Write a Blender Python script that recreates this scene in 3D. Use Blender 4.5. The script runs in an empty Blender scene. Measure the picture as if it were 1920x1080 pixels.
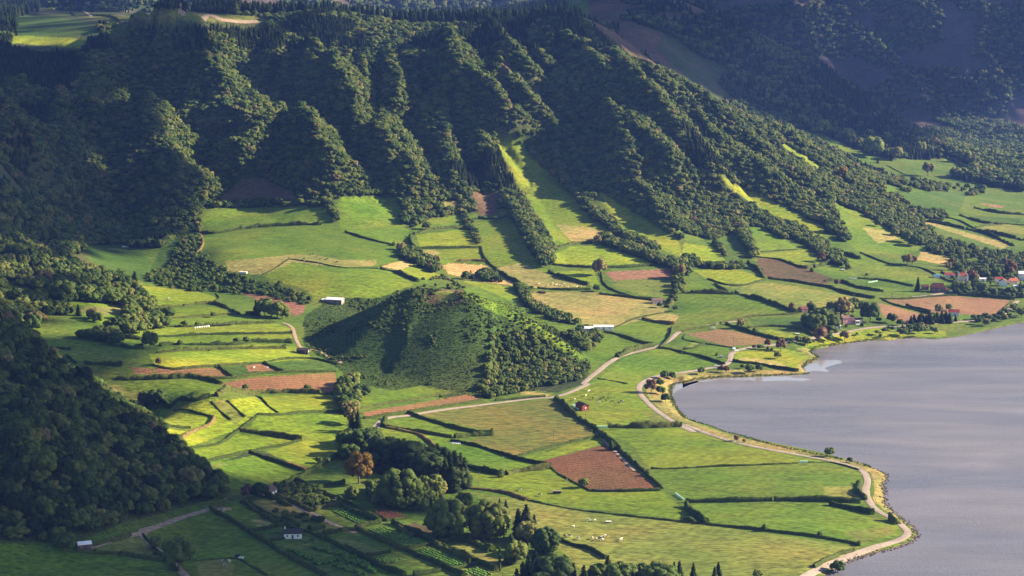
import bpy, bmesh, math, random
import numpy as np
from mathutils import Vector, Matrix

# ------------------------------------------------------------------ camera, world, sun
S = bpy.context.scene
C = S.collection
R = math.radians
CAMH, PITCH, F = 300.0, R(8.7), 3700.0          # eye height above the lake, tilt below level, focal length in pixels of 1920
cd = bpy.data.cameras.new("camera"); cam = bpy.data.objects.new("camera", cd); C.objects.link(cam)
cd.sensor_width = 36; cd.lens = 36*F/1920; cd.clip_start = 5; cd.clip_end = 40000
cam.location = (0, 0, CAMH); cam.rotation_euler = (R(90)-PITCH, 0, 0)
S.camera = cam
SUN_AZ, SUN_EL = R(79), R(24.0)                 # azimuth clockwise from the view direction
SD = np.array([math.sin(SUN_AZ)*math.cos(SUN_EL), math.cos(SUN_AZ)*math.cos(SUN_EL), math.sin(SUN_EL)])
W = bpy.data.worlds.new("World"); S.world = W; W.use_nodes = True
wn = W.node_tree; bg = wn.nodes['Background']
sky = wn.nodes.new('ShaderNodeTexSky'); sky.sky_type = 'NISHITA'; sky.sun_disc = False
sky.sun_elevation = SUN_EL; sky.sun_rotation = SUN_AZ; sky.altitude = 500
wn.links.new(sky.outputs[0], bg.inputs[0]); bg.inputs[1].default_value = 0.05
sl = bpy.data.lights.new("sun", 'SUN'); sl.energy = 5.0; sl.angle = R(0.5); sl.color = (1.0, 0.83, 0.54)
so = bpy.data.objects.new("sun", sl); C.objects.link(so); so.location = (0, 0, 900)
so.rotation_euler = Vector(SD).to_track_quat('Z', 'Y').to_euler()
S.view_settings.view_transform = 'Standard'; S.view_settings.look = 'None'
S.view_settings.exposure = 2.05; S.view_settings.gamma = 1.0
S.render.engine = 'CYCLES'
S.cycles.max_bounces = 4; S.cycles.diffuse_bounces = 2; S.cycles.glossy_bounces = 2
S.cycles.transmission_bounces = 2; S.cycles.volume_bounces = 0; S.cycles.transparent_max_bounces = 6

rng = np.random.default_rng(7); random.seed(7)

# ------------------------------------------------------------------ small maths
TILE = {'X': (0, 0, 1), 'A': (0, 0, 3), 'B': (640, 0, 3), 'C': (1280, 0, 3), 'D': (0, 360, 3), 'E': (640, 360, 3), 'F': (1280, 360, 3),
        'G': (0, 720, 3), 'H': (640, 720, 3), 'I': (1280, 720, 3), 'J': (400, 880, 6), 'K': (640, 900, 6), 'L': (640, 780, 6),
        'M': (1280, 600, 6), 'N': (1440, 540, 6), 'O': (1000, 700, 6), 'P': (860, 380, 6), 'Q': (1700, 480, 8.71)}
def px(s):
    """'D 10,20 30,40 E 1,2' -> photo pixels"""
    out = []; t = 'X'
    for w in s.split():
        if w.isalpha(): t = w; continue
        a, b = w.split(','); o = TILE[t]
        out.append((o[0]+float(a)/o[2], o[1]+float(b)/o[2]))
    return np.array(out)
def tdep(y):            # tangent of the angle below level of picture row y
    return np.tan(PITCH+np.arctan((np.asarray(y, float)-540)/F))
def ray(x, y):          # direction scaled so that its forward (y) part is 1
    x = np.asarray(x, float); y = np.asarray(y, float)
    u = (x-960)/F; v = -(y-540)/F
    fy = math.cos(PITCH)+v*math.sin(PITCH); fz = -math.sin(PITCH)+v*math.cos(PITCH)
    return u/fy, fz/fy
def proj(X, Y, Z):
    dz = Z-CAMH
    f = Y*math.cos(PITCH)-dz*math.sin(PITCH); up = Y*math.sin(PITCH)+dz*math.cos(PITCH)
    return 960+F*X/f, 540-F*up/f
def hashf(ix, iy, seed):
    n = (ix.astype(np.int64)*374761393 + iy.astype(np.int64)*668265263 + seed*1442695041) & 0xffffffff
    n = ((n ^ (n >> 13))*1274126177) & 0xffffffff
    return ((n ^ (n >> 16)) & 0xffff)/65535.0
def vn(x, y, s, seed=0):
    x = np.asarray(x)/s; y = np.asarray(y)/s
    ix = np.floor(x); iy = np.floor(y); fx = x-ix; fy = y-iy
    fx = fx*fx*(3-2*fx); fy = fy*fy*(3-2*fy)
    a = hashf(ix, iy, seed); b = hashf(ix+1, iy, seed); c = hashf(ix, iy+1, seed); d = hashf(ix+1, iy+1, seed)
    return (a*(1-fx)+b*fx)*(1-fy)+(c*(1-fx)+d*fx)*fy
def fbm(x, y, s, o=4, seed=0):
    r = 0; a = 1; t = 0
    for i in range(o):
        r = r+a*(vn(x, y, s/2**i, seed+i)-.5); t += a; a *= .5
    return r/t
def seg_dist(X, Y, P):
    """distance to polyline P(n,2) and the index+fraction along it"""
    best = np.full(X.shape, 1e9); par = np.zeros(X.shape)
    for i in range(len(P)-1):
        a = P[i]; d = P[i+1]-a; L = d@d+1e-9
        t = np.clip(((X-a[0])*d[0]+(Y-a[1])*d[1])/L, 0, 1)
        q = np.hypot(X-a[0]-t*d[0], Y-a[1]-t*d[1])
        m = q < best; best = np.where(m, q, best); par = np.where(m, i+t, par)
    return best, par
def inside(X, Y, P):
    r = np.zeros(X.shape, bool); n = len(P)
    for i in range(n):
        x1, y1 = P[i]; x2, y2 = P[(i+1) % n]
        if y1 == y2: continue
        c = ((y1 > Y) != (y2 > Y)) & (X < (x2-x1)*(Y-y1)/(y2-y1)+x1)
        r ^= c
    return r
def sstep(a, b, x):
    t = np.clip((x-a)/(b-a), 0, 1); return t*t*(3-2*t)

# ------------------------------------------------------------------ the lie of the land
SHORE = px("X 2100,560 1990,585 1920,604 1880,613 1850,620 1800,631 1750,637 N 1800,570 1560,565 1340,595 1200,590 1000,605 860,630 720,650 600,680 500,700 490,735 560,775 570,800 520,830 400,875 385,900 430,945 465,965 "
          "M 1200,620 900,635 700,645 500,650 300,660 150,685 0,720 O 1600,90 1560,150 1550,280 1620,400 1750,520 1900,580 "
          "I 0,175 250,275 480,325 780,385 950,430 1050,460 1140,505 1155,512 1130,570 1135,640 1150,690 1220,750 1290,800 1325,840 1300,880 1220,915 1100,945 1000,975 900,1010 830,1060 760,1110 700,1180 500,1400 X 1400,1500 2600,1500 2600,560")
sxx, szz = ray(SHORE[:, 0], SHORE[:, 1]); LAKE = np.stack([sxx*(-CAMH/szz), -CAMH/szz], 1)
ctrl = []
def cz(s):      # 'x,y,z' : ground of height z seen at picture point x,y
    for w in s.split():
        x, y, z = map(float, w.split(',')); u, d = ray(x, y); D = (z-CAMH)/d; ctrl.append((u*D, D, z))
def cD(s, drop=0):   # 'x,y,D' : ground at distance D seen at x,y (or lying 'drop' metres below that line of sight)
    for w in s.split():
        x, y, D = map(float, w.split(',')); u, d = ray(x, y); ctrl.append((u*D, D, CAMH+d*D-drop))
cz("-300,1100,12 -50,1120,14 300,1120,8 700,1120,4 1100,1120,3 1500,1120,2.5 300,1040,9 600,1040,6 900,1040,4 1300,1040,3 1540,1040,3")
cz("450,960,10 650,960,7 1000,960,4 1350,960,4 1620,960,3 480,880,13 650,880,10 900,880,6 1200,880,4 1550,880,3 420,800,20 600,800,15 800,800,9 1100,800,5 1300,790,3")
cz("330,750,26 450,740,22 600,740,17 1150,735,6 100,680,34 250,690,30 450,680,26 610,690,19 1150,680,7 1260,690,4 100,640,37 300,640,31 500,640,26 560,610,26 1150,625,11 1200,620,11 1450,625,8 1700,610,4 1350,670,5 1480,660,3 1250,740,3")
cz("330,575,34 450,570,31 560,575,30 1000,565,22 1250,570,17 1450,560,16 1700,570,8 1850,560,7 30,545,50 130,570,46 0,480,70 100,475,60 0,415,90 -100,500,80 -200,600,70 60,580,46 200,540,44 150,610,40 240,600,37")
cz("50,380,97 0,300,132 0,180,185 -150,300,150 -150,180,205")
cz("150,450,48 230,472,42 300,458,46 270,510,38 300,540,35 400,545,32 150,385,71 150,300,108 150,200,158 60,250,138 150,105,212 0,110,215 230,250,134 230,350,84")
cz("300,42,255 300,150,185 330,250,128 330,350,80 340,430,50 350,500,37 430,540,33 500,572,29 560,598,26")
cz("385,400,60 380,480,47 400,500,45 480,520,40 550,545,35 600,570,30 500,470,50 500,400,62 620,400,62 620,470,50 620,530,40 700,560,31 740,480,45 740,400,60 800,450,48 800,520,36 900,530,30 900,470,42 900,420,52 860,520,31")
for X_ in (400, 500, 600, 700, 800, 900, 1000, 1100):
    k = (X_-400)/700
    cz(f"{X_},330,{88-k*4} {X_},260,{122-k*3} {X_},180,{166-k*2} {X_},100,{213-k}")
cz("1000,400,58 1100,400,57 1000,450,45 1100,450,43 1000,500,34 1100,500,33 1100,550,23")
cz("400,45,250 500,45,251 600,45,250 750,38,253 900,36,254 1000,38,253 1060,45,250")
cz("1200,98,211 1200,180,166 1200,260,124 1200,330,88 1200,400,56 1200,450,42 1200,500,31 1350,205,144 1350,260,115 1350,330,82 1350,400,52 1350,450,37 1350,500,27")
cz("1500,275,97 1500,330,74 1500,400,47 1500,470,28 1500,520,19 1650,340,57 1650,400,38 1650,470,22 1650,530,13 1800,420,24 1800,480,15 1920,470,12 1920,540,8 2100,480,8 2100,400,15")
cD("1130,50,2750 1270,150,2680 1420,235,2600 1580,310,2560")
cD("1130,50,2950 1200,95,2900 1270,150,2880 1350,205,2830 1420,235,2800 1500,275,2760", 38)
cD("1750,350,2700 1900,375,2650 1850,300,3100 1700,290,3030 1600,285,2960 2050,330,2900")
cD("1100,-10,3450 1290,5,3400 1440,75,3400 1550,140,3400 1650,210,3380 1720,258,3350 1150,40,3250 1300,100,3220 1380,170,3100 1500,215,3080 1200,60,3200 1560,245,3150")
cD("1290,5,3800 1440,75,3750 1550,140,3700 1650,210,3700", 70)
cD("100,85,2600 80,30,3150 240,30,3100 450,30,3050 -150,60,2900")
cD("640,38,3000 800,38,3000 950,36,3000 1050,36,3000", 38)
cD("100,20,3500 450,20,3500", 12)
cD("650,30,3300 850,30,3300 1050,30,3300", 90)
# the dark wooded hill at the lower left
cz("0,940,36 120,1035,13 250,985,12 400,930,12 330,860,23 100,850,52 200,900,31 40,1010,20 0,1060,13")
cD("0,592,1260 150,715,1215 250,788,1190 0,750,1090 -200,560,1260 -200,800,1020 100,680,1225")
cD("0,592,1380 150,715,1330 250,788,1290 -200,560,1400", 22)
cz("1105,690,8 620,665,19 900,755,7 760,740,12 1040,735,6")
for X_, D_, z_ in ((700, 1690, 27), (850, 1680, 27), (1000, 1650, 19), (850, 1540, 18), (850, 1430, 9)): ctrl.append(((X_-960)/F*D_, D_, z_))
CT = np.array(ctrl)
def rbf_fit(P, z, c=35., lam=0.0006):
    n = len(P); r = np.hypot(P[:, None, 0]-P[None, :, 0], P[:, None, 1]-P[None, :, 1])
    A = np.zeros((n+3, n+3)); A[:n, :n] = -np.sqrt(r*r+c*c)/1000 + lam*np.eye(n)
    Q = np.c_[np.ones(n), P/1000]; A[:n, n:] = Q; A[n:, :n] = Q.T
    return np.linalg.solve(A, np.r_[z, 0, 0, 0])
wts = rbf_fit(CT[:, :2], CT[:, 2])
GS = 4.0; GX = np.arange(-2400, 2400+GS, GS); GY = np.arange(820, 6700+GS, GS)
MX, MY = np.meshgrid(GX, GY)
G = np.zeros(MX.shape)
n_ = len(CT)
for i in range(0, len(GY), 40):
    xs = MX[i:i+40]; ys = MY[i:i+40]
    if ys.min() > 4000: G[i:i+40] = 20; continue
    acc = wts[n_]+wts[n_+1]*xs/1000+wts[n_+2]*ys/1000
    for k in range(n_):
        acc = acc-wts[k]*np.sqrt((xs-CT[k, 0])**2+(ys-CT[k, 1])**2+35.**2)/1000
    G[i:i+40] = acc
G = np.clip(G, -5, 330)
def bil(A, x, y):
    fx = np.clip((np.asarray(x, float)-GX[0])/GS, 0, len(GX)-1.001); fy = np.clip((np.asarray(y, float)-GY[0])/GS, 0, len(GY)-1.001)
    ix = fx.astype(int); iy = fy.astype(int); fx = fx-ix; fy = fy-iy
    return (A[iy, ix]*(1-fx)+A[iy, ix+1]*fx)*(1-fy)+(A[iy+1, ix]*(1-fx)+A[iy+1, ix+1]*fx)*fy
MARCH = np.arange(880, 6500, 4.0)
def trace(P, A=None, lift=0.0):
    """picture points -> ground points (x,y,z)"""
    A = G if A is None else A
    P = np.atleast_2d(P); out = np.zeros((len(P), 3))
    for i, (a, b) in enumerate(P):
        u, d = ray(a, b)
        h = bil(A, u*MARCH, MARCH)+lift-(CAMH+d*MARCH)
        k = np.argmax(h > 0)
        if h[k] <= 0: k = len(MARCH)-1
        k = max(k, 1); t = -h[k-1]/(h[k]-h[k-1]+1e-9); t = min(max(t, 0), 1)
        D = MARCH[k-1]+4*t; out[i] = (u*D, D, bil(A, u*D, D))
    return out
# spurs of the mountain: crest lines traced in the photo, height and half-width in metres
RIDGES = [("A 870,95 1000,230 1100,330 1200,520 1330,620 1280,720", 30, 75), ("A 800,620 850,800 950,950 1020,1080", 26, 60), ("A 1050,230 1180,280 1330,460", 16, 40),
  ("A 1600,330 1700,360 1850,430 1920,520 B 60,640 200,820 330,1000", 30, 60), ("A 1650,690 1780,860 1900,1020", 34, 70), ("A 1640,700 1450,830 1260,960", 26, 60), ("B 0,450 110,640 200,760 330,900 430,1070", 24, 45),
  ("B 580,270 640,380 700,480 800,600 930,720 1000,800", 32, 58), ("B 600,480 560,700 600,900 660,1060", 20, 42), ("B 640,500 700,720 780,860 900,1030", 20, 42),
  ("B 800,185 900,290 980,420 1100,540", 26, 50), ("B 850,430 960,560 1050,640 1180,760 1260,850 1400,1000 1500,1080", 26, 42, .12), ("B 1200,240 1330,340 1430,470 1500,580 1620,700 1780,850 1920,1000", 28, 48, .6),
  ("B 1330,260 1480,420 1640,560 1800,700 1920,790 C 100,900 250,1060", 22, 40, .6), ("B 1450,230 1600,380 1800,540 C 0,620 200,780 400,920 600,1050", 22, 40, .5), ("B 1500,220 1750,400 1920,500 C 150,640 400,800 600,900 800,1040", 20, 42, .5),
  ("B 1420,870 1550,960 1650,1080 E 1750,60 1900,220", 9, 26), ("B 1130,440 1250,620 1330,790", 18, 38), ("B 1490,570 1470,700 1560,860 1660,1020", 22, 42), ("B 1180,610 1260,760 1390,830 1500,950 1620,1060", 18, 38, .5), ("B 1050,300 1130,420 1200,500", 18, 36), ("B 1180,500 1300,560 1400,700", 16, 34), ("B 300,310 330,520 300,700", 18, 42), ("B 100,370 130,560", 16, 36),
  ("A 0,620 100,760 200,870 260,1000", 24, 55), ("A 330,560 360,760 380,950", 14, 45), ("A 560,330 560,560 520,800", 14, 50), ("B 590,180 620,250", 16, 40), ("B 900,880 1000,980 1100,1080 E 1010,20 1100,200 1180,300", 3, 20), ("E 930,40 1010,160 1080,280 1140,400", 3, 20)]
add = np.zeros(G.shape)
sub = (MY > 1500) & (MY < 3100)
sx, sy = MX[sub], MY[sub]; wob = 8*fbm(sx, sy, 60, 3, 5); acc = np.zeros(sx.shape)
for s_, A_, w_, *lo_ in RIDGES:
    lo_ = lo_[0] if lo_ else 1.0
    P_ = trace(px(s_), lift=A_*.9)
    d_, t_ = seg_dist(sx+wob, sy+wob, P_[:, :2]); e_ = np.clip(np.minimum(t_, len(P_)-1-t_)*2.5+.25, 0, 1)
    fr_ = t_/(len(P_)-1); taper = 1+(lo_-1)*sstep(.35, .8, fr_)
    acc = np.maximum(acc, 1.75*A_*taper*e_*np.clip(1-d_/(w_*1.1), 0, 1)**1.1)
add[sub] = acc
G = G+add
steep = sstep(2020, 2250, MY)*(1-sstep(2500, 2700, MY))*sstep(50, 100, G)*(MX < 800)
er = MX+(MY-2250)*np.interp(MX, [-300, 0, 250, 500], [-.2, .35, .65, .95]); wv = 22*fbm(MX, MY, 90, 3, 13)
G += steep*((8+9*sstep(60, 200, MX))*(1-4*np.abs(fbm(er+wv*.6, MY*.12, 62, 2, 11)))+9*(1-4*np.abs(fbm(er+wv*.5, MY*.14, 27, 2, 12)))+2*fbm(MX, MY, 26, 3, 14)-4)
r2 = sstep(2850, 3050, MY)*(1-sstep(3500, 3800, MY))*sstep(-100, 100, MX)
G += r2*26*fbm(MX+MY*.6, (MY-MX)*.35, 130, 4, 21)
# far caldera wall
blend = sstep(3600, 3950, MY)
G = G*(1-blend)+18*blend
base = 4060+160*np.sin(MX/420+.6)+130*fbm(MX, MY*.3, 500, 3, 31)-400*sstep(0, -900, MX)
wall = (MY-base)*.62; spur = 55*np.abs(fbm(MX+.2*MY, MY*.22, 170, 4, 33))*3
wall = np.minimum(wall-spur*sstep(0, 120, wall), 560+60*fbm(MX, MY, 500, 3, 35))
G = np.maximum(G, wall)
G += .6*fbm(MX, MY, 45, 3, 3)*sstep(.5, 6, G)
# the grassy cone: a crest line with its own heights and flanks falling away from it
CONE = np.array([((a-960)/F*(CAMH-z)/tdep(b), (CAMH-z)/tdep(b), z) for a, b, z in ((590, 622, 21), (640, 600, 32), (700, 574, 46), (745, 552, 57), (775, 538, 63), (820, 541, 62), (868, 545, 62), (930, 566, 52), (1000, 604, 37), (1060, 643, 22), (1105, 680, 8))])
d_, t_ = seg_dist(MX, MY, CONE[:, :2]); zc = np.interp(t_, np.arange(len(CONE)), CONE[:, 2])
front = MY < np.interp(MX, CONE[:, 0], CONE[:, 1])
cone = zc-np.where(front, .42, .6)*np.sqrt(d_**2+9)+2+3.5*fbm(MX, MY, 60, 4, 41)*np.clip(d_/30, 0, 1)
q_ = trace(px("X 822,560"), A=G*0+57)[0]; cone -= 5*np.exp(-((MX-q_[0])**2+((MY-q_[1])*1.2)**2)/26**2)
d2_, _ = seg_dist(MX, MY, trace(px("X 850,560 870,620 860,690 880,745"), A=G*0+30)[:, :2]); cone += 2*np.exp(-(d2_/35)**2)*np.clip(d_/50, 0, 1)
G = np.logaddexp(G/2.5, cone/2.5)*2.5*(d_ < 300)+G*(d_ >= 300)
# shore
dl, _ = seg_dist(MX, MY, np.vstack([LAKE, LAKE[:1]])); il = inside(MX, MY, LAKE)
sd = np.where(il, -dl, dl)
G = np.where(sd > 40, np.maximum(G, 1.2), np.minimum(np.maximum(G, 1.2), np.where(sd > 0, sd*.35, sd*.25)) if True else G)
G = np.maximum(G, -6)
def ground(x, y): return bil(G, x, y)
def PT(s): return trace(px(s))

# ------------------------------------------------------------------ what grows where (outlines traced in the photo, laid on the ground)
PAL = {  # base colours of grass, crops and soils; E has the cone's shade in it
 'G': (.080, .134, .012), 'Y': (.145, .190, .013), 'L': (.112, .162, .013), 'D': (.042, .082, .013), 'O': (.120, .135, .030), 'T': (.205, .185, .060), 'U': (.120, .142, .028),
 'C': (.125, .120, .032), 'B': (.185, .092, .052), 'R': (.130, .052, .034), 'P': (.185, .098, .064), 'M': (.085, .062, .036), 'V': (.050, .055, .022), 'E': (.036, .066, .013), 'K': (.028, .045, .016), 'S': (.300, .215, .085), 'N': (.045, .06, .02)}
FIELDS = [  # colour key, object name, outline
 ('N', '', "X -400,90 0,90 150,95 290,30 700,20 1060,18 1300,165 1500,250 1650,330 1780,400 1700,480 1560,400 1450,460 1390,430 1340,450 1290,440 1200,400 1120,355 1100,395 1000,500 960,390 870,400 800,415 775,430 740,370 620,375 610,388 385,390 350,430 300,465 160,462 130,440 60,400 -400,300"),
 ('N', '', "X 1050,-60 1300,165 1500,250 1600,290 1720,300 1920,290 2320,290 2320,-60"),
 ('N', '', "X -400,90 -400,-60 1050,-60 1060,18 700,15 640,30 290,30 150,95"),
 ('N', '', "D -1200,400 0,680 200,850 430,1080 G 500,0 980,330 1240,600 1200,650 700,780 400,900 0,880 -1200,1000"),
 ('N', '', "D -1200,100 150,110 380,200 470,290 500,390 640,440 700,460 560,520 400,540 250,470 200,520 0,480 -1200,500"),
 ('M', '', "X 1090,-60 1300,-60 1330,30 1250,40 1230,90 1290,150 1180,110 1110,50"),
 ('E', '', "E -210,700 0,560 150,500 400,540 700,540 900,640 1200,760 1400,960 1380,1060 E 1200,1100 700,1180 300,1120 100,1080 -210,860"),  # cone grass, darkened to paint its shaded face
 ('M', '', "E 440,600 520,545 690,550 700,600 640,640 560,650"), ('U', '', "E 520,560 620,555 660,600 560,620"),
 ('G', '', "E 690,540 800,560 1100,690 1350,900 1390,960 1250,900 1000,740 800,650 700,590"),  # paler grass strip paints the sunlit crest of the cone
 ('D', '', "D 1130,150 1120,340 1270,440 1330,470 1500,510 1700,570 1760,620 1650,650 1450,590 1200,560 1000,560 830,500 850,420 900,330 1100,180"),
 ('G', 'pasture', "D 1135,160 1170,110 1500,85 1700,75 1850,95 1870,150 1800,180 1400,205 1200,235 1130,225"),
 ('G', 'pasture', "D 1140,250 1400,225 1820,190 1920,205 2000,225 2220,300 2240,370 2150,410 1900,415 1630,375 1500,390 1270,390 1120,360"),
 ('T', '', "D 1270,390 1640,352 1760,350 1920,380 2120,385 2110,415 1920,425 1640,395 1600,430 1480,465 1330,455 1275,440"),
 ('L', 'pasture', "D 1480,470 1640,400 1920,430 2240,440 2330,520 2200,570 2110,600 1920,590 1780,600 1700,540 1560,510"),
 ('D', 'pasture', "D 480,300 700,295 800,350 855,390 830,440 820,520 790,500 700,460 640,440 500,390"),
 ('Y', 'pasture', "D 800,530 1000,545 1180,575 1225,600 1180,630 850,645"), ('L', '', "D 830,660 1180,645 1330,680 1200,690 950,710 840,690"),
 ('G', '', "D 950,720 1330,700 1430,705 1520,735 1200,745 960,750"), ('L', '', "D 720,790 960,760 1560,740 1650,770 1640,795 900,815 780,820"),
 ('L', '', "D 900,820 1640,800 1640,830 1400,850 940,850 900,840"), ('G', '', "D 690,820 790,840 790,870 700,870"),
 ('Y', '', "D 900,880 1560,855 1750,880 1760,895 1560,905 880,905"), ('Y', 'pasture', "D 830,910 1580,885 1720,900 1760,940 1240,975 1000,990 880,980"),
 ('G', '', "D 200,830 500,830 690,880 820,890 850,960 500,960 350,930 230,870"), ('L', '', "D 340,970 680,990 660,1040 400,1030"),
 ('B', 'ploughed_field', "D 740,990 860,990 855,1030 760,1020"), ('B', 'ploughed_field', "D 865,990 1230,990 1300,1045 1090,1045 870,1030"),
 ('D', '', "D 1240,985 1400,970 1480,965 1555,1010 1300,1035"), ('B', '', "D 1385,975 1480,965 1550,1005 1400,1010"), ('D', '', "D 1500,965 1780,950 1890,985 1885,1010 1600,1015"),
 ('B', 'ploughed_field', "D 1230,1080 1400,1045 1885,1015 1890,1130 1600,1125 1400,1110"),
 ('G', '', "G 680,0 1000,-15 1240,0 1330,30 1170,70 920,90 900,40 820,40 690,30"), ('O', '', "G 500,0 680,0 690,30 810,50 810,120 690,140 600,70"),
 ('L', '', "G 780,160 900,140 1050,155 1180,180 1190,220 1080,260 870,215"), ('Y', '', "G 850,240 1050,265 1060,280 1000,330 960,310 900,260"),
 ('Y', 'pasture', "G 980,145 1180,95 1280,85 1385,185 1410,200 1370,240 1240,290 1080,350 1000,370 1000,340 1090,265 1200,210 1180,170"), ('U', '', "G 1190,95 1280,90 1380,185 1320,230 1260,190"),
 ('Y', '', "G 1290,90 1430,70 1555,160 1460,165 1385,190"), ('Y', 'pasture', "G 1440,70 1860,60 1900,100 1915,145 1570,165"),
 ('L', 'pasture', "G 1400,240 1450,185 1950,165 1950,380 1900,400 1740,490 1500,380 1700,320 1690,300 1350,260"), ('L', '', "G 1090,380 1240,330 1340,280 1660,320 1500,355 1400,380 1130,430"),
 ('G', 'pasture', "G 1140,450 1400,400 1700,490 1560,590 1300,590 1240,560"), ('U', '', "G 1150,460 1250,440 1290,450 1180,490"), ('K', '', "G 1240,440 1420,375 1480,375 1615,435 1570,440 1440,400"), ('B', '', "G 1590,440 1620,435 1745,475 1700,490"),
 ('G', 'pasture', "G 850,830 1180,720 1920,1150 1400,1300 1050,1150 990,1040"), ('G', '', "G 0,890 380,930 900,1000 1010,1100 700,1300 -1200,1300 -1200,900"), ('O', '', "G 540,910 740,860 780,860 900,970 550,930"),
 ('U', '', "G 1100,1000 1240,990 1320,1020 1300,1080 1120,1080"),
 ('G', '', "J 30,460 300,390 600,560 800,610 500,680 400,640"), ('T', '', "J 410,580 520,555 640,600 700,650 560,665"), ('S', '', "J 50,455 110,430 190,430 180,460 100,480"),
 ('O', '', "J 430,360 600,320 1180,520 960,590 640,490"), ('U', '', "J 580,740 800,710 820,760 640,790"), ('O', '', "J 1000,690 1300,610 1440,690 1250,740"), ('O', '', "J 1320,780 1500,750 1900,930 1700,980"), ('U', '', "J 780,870 1100,830 1150,860 880,910"),
 ('G', 'pasture', "H 90,90 160,60 450,10 650,45 580,60 110,130"), ('B', 'ploughed_field', "H 120,160 700,60 790,80 780,100 130,195"),
 ('C', 'corn_field', "H 430,170 600,140 1200,85 1300,150 1440,290 1190,340 990,405 720,345 710,320 860,280 830,265 600,205"),
 ('G', 'pasture', "H 260,210 350,190 450,200 600,240 760,290 650,300 500,275"), ('G', 'pasture', "H 230,250 300,255 440,290 520,350 570,400 400,400 220,340"),
 ('G', 'pasture', "H 440,280 600,300 700,340 980,420 1090,460 880,500 820,500 700,450 600,380 540,340"), ('L', '', "H 1010,415 1470,300 1490,335 1090,440"),
 ('R', 'ploughed_field', "H 1100,440 1490,340 1780,590 1400,600 1190,480"), ('L', 'pasture', "H 700,490 1170,480 1400,605 1790,600 1920,700 1920,760 1300,690 1050,640 720,570"),
 ('U', '', "H 680,600 1000,650 1300,710 1920,780 I 100,790 1000,915 600,1090 0,1200 H 1500,1200 1200,900 900,700"),
 ('L', 'pasture', "H 1220,85 1390,0 1500,-60 E 1700,980 H 1670,60 1900,230 1430,240"), ('U', '', "H 1700,140 1880,220 1900,240 1740,240"), ('K', '', "H 1070,0 1330,-40 1370,0 1200,50 1060,30"), ('T', '', "H 1020,35 1190,60 1150,70 1000,60"),
 ('L', 'pasture', "I -480,260 0,250 330,345 820,435 0,475 -180,480 -300,330"), ('G', 'pasture', "I -180,485 0,480 840,445 980,480 1020,550 1010,640 1000,670 0,655 -80,580"),
 ('U', '', "I 790,580 1000,570 1000,650 800,640"), ('G', 'pasture', "I 30,680 800,675 900,710 1100,760 1210,790 1230,840 1000,910 150,780"), ('U', '', "I 900,830 1180,800 1190,840 1000,900"),
 ('T', 'shore_bank', "O 1250,100 1420,0 1650,-10 M 0,590 600,560 1300,570 1430,600 900,620 500,640 300,650 0,700 O 1560,140 1540,250 1620,420 1750,530 1920,590 I 250,285 480,335 780,395 950,430 1080,470 1140,510 1130,640 1170,710 1240,790 1290,850 1240,880 900,1000 780,1070 740,1060 900,960 1180,880 1250,850 1260,820 1180,740 1070,660 1080,600 1060,500 950,450 700,410 400,350 150,280 O 1500,480 1300,280"),
 ('G', '', "E -30,80 0,30 200,25 300,60 340,100 340,160 390,240 390,300 300,295 60,225 0,215"), ('Y', 'pasture', "E 420,240 640,215 700,210 780,300 440,310"), ('G', '', "E 400,200 500,150 660,130 690,190 500,215"),
 ('L', '', "E 400,330 790,320 810,380 700,380 560,410 500,370"), ('T', '', "E 400,335 520,325 560,345 480,370"), ('S', '', "E 570,410 650,400 800,410 880,460 1000,530 760,500 600,460"),
 ('L', '', "E 220,420 350,385 600,480 450,500 330,440"), ('S', '', "E 220,420 340,385 400,410 330,440"), ('L', 'pasture', "E 720,170 960,165 1060,330 1170,460 1400,545 1100,540 870,430 800,340"),
 ('T', '', "E 870,430 1000,400 1170,460 1380,530 1100,545"), ('L', '', "E 680,500 900,520 1010,600 950,610"),
 ('L', 'pasture', "B 860,760 960,770 1090,890 1280,1080 E 1290,0 1370,110 1550,250 1400,285 1220,310 1100,190 1030,0 B 1010,1080 900,870"), ('T', '', "E 1200,180 1400,200 1540,245 1400,285 1300,280"),
 ('Y', 'pasture', "E 1190,350 1300,305 1450,300 1760,400 1500,410 1200,410"), ('Y', '', "E 1180,450 1420,440 1460,540 1320,505"), ('P', '', "E 1480,450 1850,430 1870,480 1530,500"), ('U', '', "E 1480,480 1530,500 1880,490 1850,580 1700,580 1530,530"),
 ('T', 'pasture', "E 1060,560 1400,560 1700,600 1840,650 1830,680 1540,760 1400,750 1100,650"), ('G', 'pasture', "E 1520,770 1690,720 1860,750 1810,860"), ('T', '', "E 1700,710 1850,680 1900,700 1870,745"), ('G', '', "E 1390,900 1440,820 1540,810 1720,860 1540,920 1400,990"),
 ('G', 'pasture', "E 1450,1050 1600,930 1820,880 1920,910 F 100,950 60,1000 E 1900,1020"), ('Y', 'pasture', "E 1440,-10 1560,60 1900,280 1920,370 1700,280 1560,180"),
 ('Y', '', "F 0,290 200,310 250,390 230,410 50,400 0,380"), ('D', '', "F 200,270 330,320 420,400 400,460 250,410 190,300"), ('G', 'pasture', "F 350,190 450,200 660,320 400,335"),
 ('Y', 'pasture', "C 180,950 290,1040 F 370,-12 655,118 815,215 740,300 600,175 430,85 300,10"), ('L', '', "F 410,350 680,325 780,400 720,420 600,400"), ('M', 'pasture', "F 420,375 540,375 700,430 850,490 800,520 480,480 415,440"),
 ('G', '', "F 740,420 850,400 1000,470 860,480"), ('Y', '', "F 60,440 200,430 330,440 450,490 340,520 150,500"), ('G', '', "F 0,500 100,505 270,570 0,575"), ('U', 'pasture', "F 210,520 500,510 800,560 1040,600 780,660 640,665 330,570"),
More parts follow.
